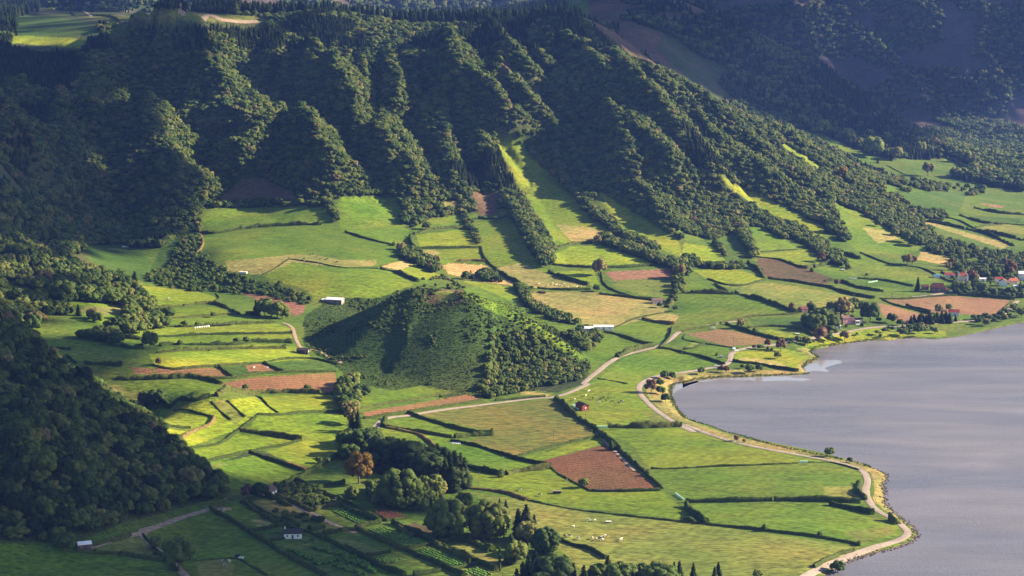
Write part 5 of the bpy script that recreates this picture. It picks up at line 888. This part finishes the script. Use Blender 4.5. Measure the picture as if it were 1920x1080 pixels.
def boxm(name, x0, x1, y0, y1, z0, z1, m, parent):
    V = [(x, y, z) for z in (z0, z1) for y in (y0, y1) for x in (x0, x1)]; o = mesh(name, V, [(0, 2, 3, 1), (4, 5, 7, 6), (0, 1, 5, 4), (2, 6, 7, 3), (0, 4, 6, 2), (1, 3, 7, 5)], m, parent)
    bv = o.modifiers.new('b', 'BEVEL'); bv.width = .03; bv.segments = 1; return o
def house(nm, s, w, d, h, rh, rz, wall, roof, label, cat='house', win=((-.3, 0), (.3, 0)), door=0.0, chim=None, hip=0.0, eave=.35, side=1, porch=None):
    f_ = 1.05 if s[0] == 'Q' else 1.1; w *= f_; d *= f_; h *= f_; rh *= f_
    q = PT(s)[0]; zmin = min(float(ground(q[0]+a, q[1]+b)) for a in (-w/2, w/2) for b in (-d/2, d/2)); e_ = empty(nm, (q[0], q[1], max(q[2], zmin)), R(rz)); tag(e_, label, cat); body(e_, 0, 0, w, d, h, rh, wall, roof, win, door, chim, hip, eave, side); return e_
def body(e_, cx, cy, w, d, h, rh, wall, roof, win, door, chim, hip, eave, side, z0=-1.2):
    x, y = w/2, d/2; hx = hip*w/2
    V = [(cx-x, cy-y, z0), (cx+x, cy-y, z0), (cx+x, cy+y, z0), (cx-x, cy+y, z0), (cx-x, cy-y, h), (cx+x, cy-y, h), (cx+x, cy+y, h), (cx-x, cy+y, h), (cx-x+hx, cy, h+rh-.04), (cx+x-hx, cy, h+rh-.04)]
    mesh('wall', V, [(0, 1, 5, 4), (1, 2, 6, 5), (2, 3, 7, 6), (3, 0, 4, 7), (5, 6, 9), (7, 4, 8)], MW[wall], e_)
    k = eave; kx = eave if not hip else eave; dz = rh*k/y; T = .16
    def ring(o_): return [(cx-x-kx, cy-y-k, h-dz+o_), (cx+x+kx, cy-y-k, h-dz+o_), (cx+x+kx, cy+y+k, h-dz+o_), (cx-x-kx, cy+y+k, h-dz+o_), (cx-x-(0 if hip else kx)+hx, cy, h+rh+o_), (cx+x+(0 if hip else kx)-hx, cy, h+rh+o_)]
    V = ring(.02)+ring(.02+T); f = [(0, 1, 5, 4), (2, 3, 4, 5), (1, 2, 5), (3, 0, 4)]
    if not hip: f = f[:2]
    Fr = [tuple(i+6 for i in t) for t in f]+[tuple(reversed(t)) for t in f]
    ed = [(0, 1), (2, 3)]+([(1, 2), (3, 0)] if hip else [(1, 5), (5, 2), (3, 4), (4, 0)])
    Fr += [(a, b, b+6, a+6) for a, b in ed]
    ro = mesh('roof', V, Fr, MR[roof], e_)
    if chim is not None:
        boxm('chimney', cx+chim*x-.35, cx+chim*x+.35, cy-.35, cy+.35, h+rh*.4, h+rh+1.1, MW['white'], ro)
    for (wx, wz) in win:
        X = cx+wx*w; Z = h*.55+wz; o = boxm('window', X-.5, X+.5, cy-y-.06, cy-y+.05, Z-.6, Z+.6, M_TRIM, e_); boxm('pane', X-.4, X+.4, cy-y-.09, cy-y-.02, Z-.5, Z+.5, M_GLASS, o)
    if door is not None:
        X = cx+door*w; boxm('door', X-.5, X+.5, cy-y-.06, cy-y+.05, 0, min(2.1, h-.2), M_DOOR, e_)
    for sx_ in ((-1, 1) if side else ()):
        o = boxm('window', cx+sx_*(x-.05), cx+sx_*(x+.06), cy-.5, cy+.5, h*.55-.6, h*.55+.6, M_TRIM, e_)
e_ = house('house', "N 885,395", 10, 7, 4.6, 1.8, 18, 'pink', 'brown', 'pink house with brown roofs and a white porch by the lake road', win=((-.3, .6), (.02, .6), (-.3, -1.2)), door=None, chim=-.85)
body(e_, 7, -2.5, 6, 4, 3.0, 1.3, 'pink', 'brown', ((-.3, 0),), None, None, 0, .3, 0); body(e_, 12, 1.5, 7, 4.5, 2.7, 1.0, 'white', 'maroon', ((.2, 0),), .45, None, 0, .3, 0)
p_ = boxm('porch', 5.6, 9.6, -6.4, -4.6, -1, 2.9, MW['white'], e_)
for k_ in (0, 1): boxm('arch_opening', 5.95+1.9*k_, 7.35+1.9*k_, -6.46, -6.38, .4, 2.3, M_GLASS, p_)
house('outbuilding', "N 785,455", 3.6, 2.6, 2.3, .5, 10, 'white', 'white', 'tiny white outbuilding left below the pink house', 'shed', win=(), door=.2)
house('house', "Q 770,965", 9, 6, 3.0, 2.0, -12, 'white', 'red', 'white house with a bright red tiled roof behind the lakeside conifers', win=((-.3, 0), (.33, 0)), door=.1, chim=0.05)
e_ = house('house', "Q 915,400", 9.5, 8, 5.2, 3.0, -8, 'rose', 'orange', 'rose-walled village house with an orange-red hipped roof and white turret', win=((.1, .9), (.35, .9)), door=.25, hip=.75, chim=.6)
for k_, z_ in ((-4.3, 9.2), (4.2, 7.6)): boxm('turret', k_-.8, k_+.5, -4.4, -3.1, 0, z_-1.2, MW['white'], e_); mesh('turret_roof', [(k_-.9, -4.5, z_-1.2), (k_+.6, -4.5, z_-1.2), (k_+.6, -3, z_-1.2), (k_-.9, -3, z_-1.2), (k_-.15, -3.75, z_+.6)], [(0, 1, 4), (1, 2, 4), (2, 3, 4), (3, 0, 4), (3, 2, 1, 0)], MW['white'], e_)
o = boxm('arch_opening', -3.4, -.6, -4.08, -3.97, .2, 2.8, M_GLASS, e_)
house('house', "Q 700,345", 9, 5, 2.6, 1.6, -5, 'white', 'red', 'low white house with a red roof left of the house with the turret', win=((-.3, 0),), door=.1)
house('outbuilding', "Q 500,350", 7, 4, 2.2, .5, -4, 'white', 'blue', 'low outbuilding with a blue roof, left of the red-roofed white house', 'shed', win=(), door=.4)
e_ = house('barn', "Q 505,585", 13, 8, 4.6, 3.6, -8, 'stone', 'maroon', 'old stone barn with maroon roof at the end of the pale lane', 'barn', win=((-.3, 0), (.1, 0)), door=.3, hip=.25)
body(e_, 8, -1, 5, 5, 2.6, 1.2, 'stone', 'maroon', ((0, 0),), None, None, 0, .3, 0)
house('outbuilding', "Q 300,545", 6, 4.5, 2.8, 1.6, -5, 'stone', 'maroon', 'small stone outbuilding between the pointed conifer and the stone barn', 'shed', win=((-.2, 0),), door=.2)
house('house', "Q 1575,485", 6, 7, 4.4, 2.4, 80, 'white', 'orange', 'white gabled house under the village trees near the right edge', win=((0, .4),), door=.3)
house('house', "Q 1500,425", 7, 5, 3.2, 1.6, 0, 'white', 'red', 'house with only its red roof showing above the white gable', win=((0, 0),), door=.3)
house('house', "Q 1740,450", 8, 5, 3.0, 2.2, 15, 'rose', 'orange', 'orange-roofed house at the right end of the village wood', win=((-.2, 0),), door=.2, chim=.5)
house('house', "Q 1900,390", 9, 8, 6.5, 1.8, -5, 'white', 'white', 'tall white building cut by the right picture edge', win=((-.3, 1.5), (-.3, -1.5), (.2, 1.5)), door=.1)
house('shed', "Q 1240,410", 6, 4, 2.4, .8, -15, 'white', 'white', 'small white-roofed shed among the trees right of the turret house', 'shed', win=(), door=.1)
house('shed', "Q 1810,530", 7, 3.5, 2.4, .7, -20, 'grey', 'white', 'grey shed below the orange-roofed house', 'shed', win=(), door=.1)
house('shed', "N 395,268", 6, 5, 2.8, 1.6, 25, 'stone', 'maroon', 'small stone hut with a reddish roof alone in the olive pasture', 'hut', win=((-.2, 0),), door=.2)
house('shed', "E 1775,625", 8, 5, 2.8, 1.4, 12, 'rose', 'brown', 'pinkish hut at the right tip of the big tan pasture', 'hut', win=((-.2, 0),), door=.2)
house('shed', "E 1385,783", 9, 6, 2.6, 1.1, -8, 'white', 'white', 'white-roofed shed, left of two at the foot of the tan pasture', 'shed', win=((.3, 0),), door=0)
house('shed', "E 1475,772", 15, 5, 2.4, .9, 0, 'white', 'white', 'long low white-roofed shed, right of two at the foot of the tan pasture', 'shed', win=((.3, 0), (-.3, 0)), door=0)
e_ = house('shed', "D 1885,622", 13, 7, 2.8, 1.3, -15, 'grey', 'white', 'white-roofed farm shed left behind the cone hill', 'shed', win=(), door=.1)
body(e_, -9, 2, 6, 5, 2.0, .7, 'grey', 'white', (), None, None, 0, .3, 0)
house('hut', "D 1705,907", 8, 5, 2.6, 1.2, -10, 'black', 'dark', 'dark hut at the right end of the bright sunlit field', 'hut', win=((.3, 0),), door=0)
e_ = house('barn', "O 550,408", 8.5, 5.2, 3.2, 1.5, -62, 'wood', 'maroon', 'red-brown boarded barn with a dark roof in the cow pasture', 'barn', win=(), door=None)
boxm('door', -4.32, -4.24, -.9, .9, 0, 2.4, M_DOOR, e_); boxm('door', 4.24, 4.32, -.9, .9, 0, 2.4, M_DOOR, e_)
house('cottage', "J 625,285", 7, 5.5, 2.4, 2.4, 65, 'white', 'brown', 'gabled cottage with white end wall and brown roof beside the orchard', 'cottage', win=((-.2, 0),), door=.2)
house('cottage', "J 895,765", 8.5, 5, 2.6, 1.8, 4, 'white', 'dark', 'garden cottage with dark roof and white edges under a dense dark tree', 'cottage', win=((-.3, 0), (.3, 0)), door=0, chim=-.9)
house('hut', "G 475,922", 6, 4.5, 2.3, .9, 20, 'stone', 'white', 'small hut with a pale blue-white roof on the lane at the lower left', 'hut', win=(), door=.1)
def solid(name, s, dims, rz, m, label, cat, extra=None):
    q = PT(s)[0]; e_ = empty(name, tuple(q), R(rz)); tag(e_, label, cat); w, d, h = dims; boxm('body', -w/2, w/2, -d/2, d/2, .35, h, m, e_)
    boxm('roof', -w/2-.1, w/2+.1, -d/2-.1, d/2+.1, h+.003, h+.12, extra or m, e_)
    for sx_ in (-1, 1):
        V, Fa = tube([(sx_*w*.3, -d/2-.12, .35), (sx_*w*.3, d/2+.12, .35)], [.35, .35], 10); mesh('wheel', V, Fa, MW['black'], e_)
    return e_
solid('milking_trailer', "D 1368,460", (7, 2.4, 1.9), -10, MW['white'], 'white milking trailer on the tan strip at the terrace edge', 'trailer')
solid('feed_trailer', "P 940,1015", (8, 2.2, 1.4), -28, MR['maroon'], 'long dark feed trailer standing alone on the tan pasture', 'trailer')
solid('farm_trailer', "H 1213,615", (5, 2.2, 1.5), 0, MW['black'], 'dark trailer with pale top in the pasture below the ploughed field', 'trailer', MW['grey'])
solid('water_trough', "H 1503,780", (3, 1.2, .8), 0, MW['white'], 'white water trough in the wide lower pasture', 'trough')
solid('feed_trailer', "D 710,313", (8, 2.2, 1.4), 0, MW['white'], 'white feed trailer at the top of the shaded green pocket', 'trailer')
solid('feed_trailer', "D 462,302", (7, 2.4, 1.8), 0, MW['grey'], 'greyish cattle pen trailer left of the white one in the shaded pocket', 'trailer')
solid('feed_trailer', "J 275,992", (2.6, 2.0, 1.6), 0, MW['black'], 'black tank trailer beside a pale bale in the lower left pasture', 'trailer')
solid('caravan', "F 900,442", (3.5, 1.8, 1.4), 0, MW['white'], 'small white trailer among the tilted pastures', 'trailer')
solid('feed_trailer', "M 1290,162", (3.5, 1.6, .9), 0, MW['white'], 'white trough trailer in the small pasture above the lake road', 'trailer')
# garden tent
q = PT("Q 1050,600")[0]; V = [(math.cos(a)*1.9, math.sin(a)*1.9, 2.1) for a in np.arange(8)*.785]+[(0, 0, 3.0)]; t_ = empty('parasol', tuple(q)); tag(t_, 'white parasol on the grass below the village trees', 'parasol'); mesh('canopy', V, [(i, (i+1) % 8, 8) for i in range(8)]+[tuple(reversed(range(8)))], MW['white'], t_); V, Fa = tube([(0, 0, 0), (0, 0, 2.2)], [.06, .05]); mesh('pole', V, Fa, MW['grey'], t_)
# silage clamp under sheets with tyres
q = PT("L 1330,300")[0]; k = Clump(77)
for i in range(46):
    a = LL.random()*6.3; r_ = LL.random()**.5; k.lobe((math.cos(a)*r_*6, math.sin(a)*r_*4, .5*(1-r_)), (.75, .75, .4), .3, ICO1)
o = k.build('silage_heap', flat('crumpled_plastic', (.62, .60, .72), .5, .4, .35, 1.2)); o.location = q; tag(o, 'heap of crumpled white plastic sheeting at the corner of the corn field', 'heap')
q = PT("J 120,450")[0]; k = Clump(78)
for i in range(40): a = LL.random()*6.3; r_ = LL.random()**.5; k.lobe((math.cos(a)*r_*4.5, math.sin(a)*r_*3, .4*(1-r_)), (.8, .6, .35), .35, ICO1)
o = k.build('rubble_heap', flat('pale_rubble', (.33, .25, .19), .9, .1, .3)); o.location = q; tag(o, 'heap of pale rubble at the top corner of the garden pasture', 'heap')

# ------------------------------------------------------------------ wrapped bales
def m_wrap(c): return mat('bale_wrap', lambda nt, b: nt.links.new(ramp(nt, noise(nt, 2, 3), [(.3, tuple(v*.85 for v in c)), (.7, c)]), b.inputs['Base Color']), rough=.35, spec=.5)
MB = {'mint': m_wrap((.55, .80, .62)), 'black': m_wrap((.02, .02, .022)), 'white': m_wrap((.75, .78, .75))}
bm = bmesh.new(); bmesh.ops.create_cone(bm, cap_ends=True, segments=14, radius1=.62, radius2=.62, depth=1.25); bmesh.ops.bevel(bm, geom=[e for e in bm.edges if abs(e.verts[0].co.z-e.verts[1].co.z) < .01], offset=.16, segments=2, affect='EDGES'); bmesh.ops.rotate(bm, verts=bm.verts, matrix=Matrix.Rotation(R(90), 3, 'Y')); bmesh.ops.translate(bm, verts=bm.verts, vec=(0, 0, .62))
bmesh.ops.scale(bm, verts=bm.verts, vec=(1.1, 1.1, 1.1)); BV = [v.co[:] for v in bm.verts]; BF = [[v.index for v in f.verts] for f in bm.faces]; bm.free()
def nthw(i): return 'leftmost' if i < 0 else nth(i+1)
def bales(s, n, mk, label, group, rz=None, rowsn=1):
    E = PT(s)[:, :2]; d = (E[1]-E[0]); a = math.atan2(d[1], d[0]); base = None
    for i in range(n):
        for j in range(rowsn):
            p = E[0]+d*(i+.5)/n+np.array([-math.sin(a), math.cos(a)])*1.6*j
            if base is None: o = mesh('wrapped_bale', BV, BF, MB[mk])
            else: o = base.copy(); C.objects.link(o)
            base = base or o; o.location = (p[0], p[1], float(ground(*p))); o.rotation_euler = (0, 0, a+(rz or 0)+random.uniform(-.05, .05))
            tag(o, f"{label}, {nthw(i)} from the left"+(" in front" if rowsn == 2 and j == 0 else " behind" if rowsn == 2 else ''), 'bale', group)
bales("O 430,365 510,415", 8, 'mint', 'mint bale beside the red-brown barn', 'bales beside the barn', 0, 2)
bales("O 712,612 828,612", 8, 'mint', 'mint bale at the hedge below the barn pasture', 'bales under the cow pasture', R(90))
bales("H 1878,622 1925,655", 7, 'mint', 'mint bale where three hedges meet', 'bales at the hedge corner', 0)
bales("I 657,443 702,443", 5, 'mint', 'pale green wrapped bale near the lake road', 'bales near the lake road', R(90))
bales("D 1090,768 1180,758", 7, 'white', 'white bale on the middle terrace', 'left bales on the middle terrace', R(90))
bales("D 1185,757 1300,750", 9, 'black', 'black bale on the middle terrace', 'right bales on the middle terrace', R(90))
bales("H 1432,606 1605,606", 17, 'black', 'black bale at the lower edge of the reddish ploughed field', 'bales by the reddish ploughed field', R(90))
bales("J 285,1010 340,1012", 2, 'mint', 'pale wrapped bale beside the black tank trailer', 'bales in the lower left pasture')
bales("F 1040,513 1095,503", 8, 'mint', 'pale bale in the slanting row near the stone barn', 'bales by the village pastures', R(90))
bales("F 935,490 978,492", 5, 'white', 'white bale on the hedge left of the slanting row', 'white bales by the village pastures', R(90))

# ------------------------------------------------------------------ cattle
def m_cow(nt, b):
    oi = nt.nodes.new('ShaderNodeObjectInfo'); tc = nt.nodes.new('ShaderNodeTexCoord'); ad = nt.nodes.new('ShaderNodeVectorMath'); ad.operation = 'ADD'
    cx = nt.nodes.new('ShaderNodeCombineXYZ'); mm = nt.nodes.new('ShaderNodeMath'); mm.operation = 'MULTIPLY'; mm.inputs[1].default_value = 40; nt.links.new(oi.outputs['Random'], mm.inputs[0]); nt.links.new(mm.outputs[0], cx.inputs[0])
    nt.links.new(tc.outputs['Object'], ad.inputs[0]); nt.links.new(cx.outputs[0], ad.inputs[1]); n = noise(nt, 1.3, 1, vec=ad.outputs[0])
    nt.links.new(ramp(nt, n, [(.47, (.02, .017, .015)), (.53, (.72, .68, .6))]), b.inputs['Base Color'])
M_COW = mat('cow_hide', m_cow, rough=.8); M_TANCOW = flat('tan_hide', (.62, .48, .33)); M_BLACKCOW = flat('black_hide', (.02, .017, .015)); M_WCOW = flat('cream_hide', (.72, .66, .56))
def cow_mesh(graze):
    J = {'hip': (-.75, 0, 1.18, .30), 'mid': (0, 0, 1.08, .36), 'sh': (.62, 0, 1.16, .31), 'nk': (1.0, 0, 1.28 if not graze else 1.0, .17), 'hd': (1.32, 0, 1.42 if not graze else .5, .14), 'mz': (1.62, 0, 1.24 if not graze else .2, .085)}
    E = [('hip', 'mid'), ('mid', 'sh'), ('sh', 'nk'), ('nk', 'hd'), ('hd', 'mz')]
    for sx_, nm in ((.2, 'a'), (-.2, 'b')):
        J['fe'+nm] = (.62, sx_, .82, .13); J['fk'+nm] = (.66, sx_, .42, .07); J['ff'+nm] = (.62, sx_, .04, .06); E += [('sh', 'fe'+nm), ('fe'+nm, 'fk'+nm), ('fk'+nm, 'ff'+nm)]
        J['hs'+nm] = (-.68, sx_, .85, .17); J['hh'+nm] = (-.95, sx_, .5, .07); J['hf'+nm] = (-.84, sx_, .04, .06); E += [('hip', 'hs'+nm), ('hs'+nm, 'hh'+nm), ('hh'+nm, 'hf'+nm)]
    J['t1'] = (-1.12, 0, 1.2, .05); J['t2'] = (-1.2, 0, .6, .035); E += [('hip', 't1'), ('t1', 't2')]
    J['e1'] = (1.24, .2, J['hd'][2]+.08, .04); J['e2'] = (1.24, -.2, J['hd'][2]+.08, .04); E += [('hd', 'e1'), ('hd', 'e2')]
    nm = list(J); me = bpy.data.meshes.new('cow'); me.from_pydata([J[n][:3] for n in nm], [(nm.index(a), nm.index(b)) for a, b in E], []); o = bpy.data.objects.new('cow', me); C.objects.link(o)
    sk = o.modifiers.new('s', 'SKIN'); ly = me.skin_vertices[0].data
    for i, n in enumerate(nm): ly[i].radius = (J[n][3],)*2
    ly[nm.index('mid')].use_root = True; sb = o.modifiers.new('u', 'SUBSURF'); sb.levels = 1; sb.render_levels = 1
    dg = bpy.context.evaluated_depsgraph_get(); dg.update(); m2 = bpy.data.meshes.new_from_object(o.evaluated_get(dg)); bpy.data.objects.remove(o); m2.polygons.foreach_set('use_smooth', np.ones(len(m2.polygons), bool)); return m2
CM = {}
for g_ in (0, 1):
    b_ = cow_mesh(g_)
    for cn, mm in (('bw', M_COW), ('tan', M_TANCOW), ('black', M_BLACKCOW), ('white', M_WCOW)):
        m2 = b_.copy(); m2.materials.clear(); m2.materials.append(mm); CM[g_, cn] = m2
COWS = [('bw', "H 1008,600 1115,629 1425,774 1258,862 1435,882 1455,872 1470,867 1485,862 1465,882 1268,547 1283,860"), ('white', "H 1390,772 1300,810 1335,875 1412,874 1572,882 O 625,210 590,264 465,303 735,333 1000,325 D 945,602 1430,992 1500,994 110,552 485,685 G 1290,1004"),
        ('black', "O 670,292 757,300 790,276 820,316 840,287 885,328 960,340 992,327 D 1745,357 1780,367 1800,382 1840,380 1710,380 1760,352 1830,387 1895,399"), ('tan', "P 905,924 935,937 1050,932 1060,917 1080,937 1105,932 1130,937 1145,957 1180,924 1195,957 1330,957 1380,952 1010,940 1160,940 1230,960 F 1235,288 1252,292 1345,370 1430,388"), ('bw', "G 1240,1004 1262,1026 D 950,614")]
WORD = {'bw': 'piebald cow', 'white': 'white cow', 'black': 'black cow', 'tan': 'tan cow'}
for cn, s_ in COWS:
    for a_, q in zip(px(s_), PT(s_)):
        g_ = int(random.random() < .65); o = bpy.data.objects.new('cow', CM[g_, cn]); C.objects.link(o); o.location = q; o.rotation_euler = (0, 0, random.random()*6.3); o.scale = (1.1,)*3
        o['category'] = 'cow'; o['group'] = 'cattle on the pastures'; place_later(o, a_[0], a_[1], ('grazing ' if g_ else 'standing ')+WORD[cn])

# ------------------------------------------------------------------ cars, poles, fences, stones
def car(s, rz, m, label):
    q = PT(s)[0]; e_ = empty('parked_car', (q[0], q[1], q[2]+.25), R(rz)); tag(e_, label, 'car', 'cars parked by the lake road')
    pr = [(-2.1, .35), (-2.1, .85), (-1.5, .95), (-1.1, 1.42), (.5, 1.45), (1.1, .98), (2.0, .85), (2.1, .35)]; n = len(pr); V = [(x, y*(.85 if z < 1.2 else .68), z) for y in (-1, 1) for x, z in pr]
    mesh('body', V, [tuple(range(n-1, -1, -1)), tuple(range(n, 2*n))]+[(i, (i+1) % n, (i+1) % n+n, i+n) for i in range(n)], m, e_)
    for y in (-1, 1): mesh('side_window', [(-1.2, y*.83, 1.0), (.9, y*.83, 1.0), (.45, y*.72, 1.38), (-1.0, y*.72, 1.38)], [(0, 1, 2, 3)], M_GLASS, e_)
    mesh('windscreen', [(1.09, -.7, 1.02), (1.09, .7, 1.02), (.56, .6, 1.44), (.56, -.6, 1.44)], [(0, 1, 2, 3)], M_GLASS, e_)
    for x in (-1.3, 1.3):
        for y in (-.86, .74): V, Fa = tube([(x, y, .33), (x, y+.12, .33)], [.33, .33], 10); mesh('wheel', V, Fa, MW['black'], e_)
M_CARW = mat('white_car_paint', None, (.8, .8, .8), .25, .6); M_CARS = mat('silver_car_paint', None, (.5, .5, .52), .25, .6); M_CARB = mat('light_blue_car_paint', None, (.35, .5, .62), .25, .6)
car("M 435,422", 0, M_CARS, 'silver car parked on the grass left of the road bend'); car("M 600,352", 20, M_CARW, 'white car on the road at the upper bend by the ploughed field'); car("M 572,330", 40, M_CARB, 'light blue car behind the white one at the road bend'); car("M 375,530", 10, M_CARW, 'white car parked above the shore trees'); car("M 340,102", 0, M_CARW, 'white car by the hedge at the top of the pinkish ploughed field')
M_POLE = flat('weathered_pole', (.16, .13, .11))
for s_, h_ in (("O 908,400", 9), ("O 590,515", 8), ("O 230,775", 8), ("M 572,305", 9), ("M 320,400", 8), ("M 30,545", 8), ("N 968,165", 8), ("N 597,240", 7), ("N 640,245", 7), ("N 1515,165", 9), ("N 1400,100", 7), ("L 1820,610", 9), ("H 1030,435", 8), ("H 775,580", 9), ("G 1890,700", 7), ("Q 295,640", 8)):
    q = PT(s_)[0]; e_ = empty('utility_pole', tuple(q), random.random()); e_['category'] = 'pole'; e_['group'] = 'utility poles'; V, Fa = tube([(0, 0, -.3), (0, 0, h_)], [.16, .11], 7); mesh('pole', V, Fa, M_POLE, e_); boxm('crossarm', -.9, .9, -.06, .06, h_-.7, h_-.55, M_POLE, e_); a_ = px(s_)[0]; place_later(e_, a_[0], a_[1], 'thin wooden utility pole')
def fence(s, label, off=0, gap=4.0, P=None, hgt=1.0):
    P = spline(PT(s)[:, :2], gap); e_ = empty('roadside_fence', (P[0, 0], P[0, 1], float(ground(*P[0])))); tag(e_, label, 'fence'); o0 = np.array([P[0, 0], P[0, 1], float(ground(*P[0]))])
    pm = None; Vr = []
    for p in P[:100]:
        z = float(ground(*p)); 
        if pm is None: pm = boxm('post', -.1, .1, -.1, .1, -.2, hgt, M_POLE, e_); o = pm
        else: o = pm.copy(); C.objects.link(o); o.parent = e_
        o.location = (p[0]-o0[0], p[1]-o0[1], z-o0[2]); Vr.append((p[0]-o0[0], p[1]-o0[1], z-o0[2]+hgt*.8))
    V, Fa = tube(Vr, [.045]*len(Vr), 4); mesh('rail', V, Fa, M_POLE, e_)
fence("O 1300,70 1250,130 1245,200 1290,290 1400,390 1500,470 1600,540 1740,610", 'post-and-rail fence on the lake side of the inner road bend')
fence("O 1740,610 1900,660 I 100,262 250,318 400,347 560,375 700,397", 'post-and-rail fence between the straight lake road and the tan shore strip')
fence("I 720,398 830,420 920,440 1000,475 1060,520 1075,560 1075,620", 'post-and-rail fence around the top of the outer road bend')
fence("I 1075,625 1100,690 1150,730 1220,770 1270,810 1285,840", 'post-and-rail fence along the lower outer road bend, above the stones')
fence("N 890,480 1100,440 1300,415 1460,430", 'roadside fence below the pink house')
fence("N 0,880 150,920 320,945", 'low wooden rail fence on the lawn of the grassy point', gap=5)
# stones along the shore
k = Clump(88)
for s_, n, w_ in (("I 1140,640 1155,690 1225,750 1295,805 1322,840 1300,885 1220,925 1100,955 1000,985", 420, 1.5), ("I 1000,985 900,1015 820,1070", 200, 2.5), ("I 1060,470 1130,500 1150,512 1135,560 1140,620", 160, 1.2), ("M 1480,345 1540,430", 30, .8), ("I 1150,510 1175,512", 12, .5)):
    P = spline(PT(s_)[:, :2], 1.0)
    for _ in range(n):
        p = P[LL.integers(len(P))]+LL.normal(size=2)*w_; z = float(ground(*p))
        if z < -.6: continue
        V, Fa = ICO1; r_ = .3+.5*LL.random()**2; k.add(V*(1+.3*(LL.random((len(V), 1))-.5))*np.array([r_, r_*.8, r_*.7])+np.array([p[0], p[1], max(z, -.1)+.1]), Fa)
tag(k.build('shore_stones', M_ROCK), 'dark stones lining the lake shore around the outer road bend', 'stones', None, 'stuff')
k = Clump(89); P = spline(np.vstack([PT("N 1650,545 1100,590 600,655 480,720 560,780 400,880 460,965 M 900,622 300,652 0,705 O 1560,140 1560,300 1700,500 I 50,205 480,335 900,425 1060,470")[:, :2]]), 1.0)
for p in P:
    for _ in range(2):
        q = p+LL.normal(size=2)*1.0; z = float(ground(*q))
        if z < -.35: continue
        d = LL.normal(size=(4, 3)); d[:, 2] = abs(d[:, 2]); k.leaves(np.array([q[0], q[1], max(z, 0)+.3])+d*.25, d, .35)
tag(k.build('shore_reeds', M_GRASSY), 'ragged fringe of reeds and grass along the water edge', 'reeds', None, 'stuff')
name_places()

# ------------------------------------------------------------------ unseen clouds over the lake side, added and shaped to shade outlined ground
CL = [("X -500,130 40,150 90,300 90,400 -500,400", 'edge'), ("X -500,400 110,400 150,500 60,600 -500,600", 'thin'), ("X -400,560 0,600 90,700 190,770 300,850 400,872 430,900 430,950 520,1000 600,1060 700,1200 -400,1300", 'one'), ("X -500,60 150,95 230,70 200,180 150,280 230,400 250,462 130,455 60,420 60,250 -500,150", 'two'),
      ("X 60,620 200,640 285,690 240,705 130,700", 'three'), ("X 0,0 500,0 250,60 150,72 20,66", 'thin'), ("X 1060,-30 1280,-20 1450,65 1700,225 1680,280 1500,240 1320,160 1200,105 1090,60", 'five'), ("X 430,880 560,870 640,860 720,880 800,930 930,1000 1040,1080 700,1160 600,1060 520,1000", 'thin')]
M_SHADE_CLOUD = mat('shade_cloud', None, (.8, .8, .82), 1.0, 0)
U1 = np.cross(SD, (0, 0, 1)); U1 /= np.linalg.norm(U1); U2 = np.cross(U1, SD)
for i, (poly, _) in enumerate(CL):
    W3 = spline(px(poly+' '+poly.split()[0]+' '+poly.split()[1]), 25); W3 = trace(W3); a = W3@U1; b = W3@U2; mid = float((W3@SD).mean()); Q = np.c_[a, b]; k = Clump(200+i); st = 36
    for u in np.arange(a.min(), a.max(), st):
        for v in np.arange(b.min(), b.max(), st*.7):
            uu = u+LL.normal()*6; vv = v+LL.normal()*6
            if _ == 'thin' and LL.random() < .5: continue
            if inside(np.array([uu]), np.array([vv]), Q)[0]:
                c = U1*uu+U2*vv+SD*(mid+2700+LL.random()*60); r_ = 30+10*LL.random() if _ != 'thin' else 15+6*LL.random(); k.lobe(c, (r_, r_, r_*.8), .18)
    if k.n:
        o = k.build('shade_cloud', M_SHADE_CLOUD); o['kind'] = 'structure'

# ------------------------------------------------------------------ air
hz = bpy.data.materials.new('haze_air'); hz.use_nodes = True; nt = hz.node_tree; nt.nodes.remove(nt.nodes['Principled BSDF']); pv = nt.nodes.new('ShaderNodeVolumePrincipled')
pv.inputs['Color'].default_value = (.13, .24, .78, 1); pv.inputs['Density'].default_value = 0.000042; pv.inputs['Anisotropy'].default_value = .2; nt.links.new(pv.outputs[0], nt.nodes['Material Output'].inputs['Volume'])
V = [(x, y, z) for z in (-9, 720) for y in (-300, 6900) for x in (-3500, 3500)]
tag(mesh('haze', V, [(0, 2, 3, 1), (4, 5, 7, 6), (0, 1, 5, 4), (2, 6, 7, 3), (0, 4, 6, 2), (1, 3, 7, 5)], hz), 'thin blue haze filling the caldera air', 'haze', None, 'stuff')
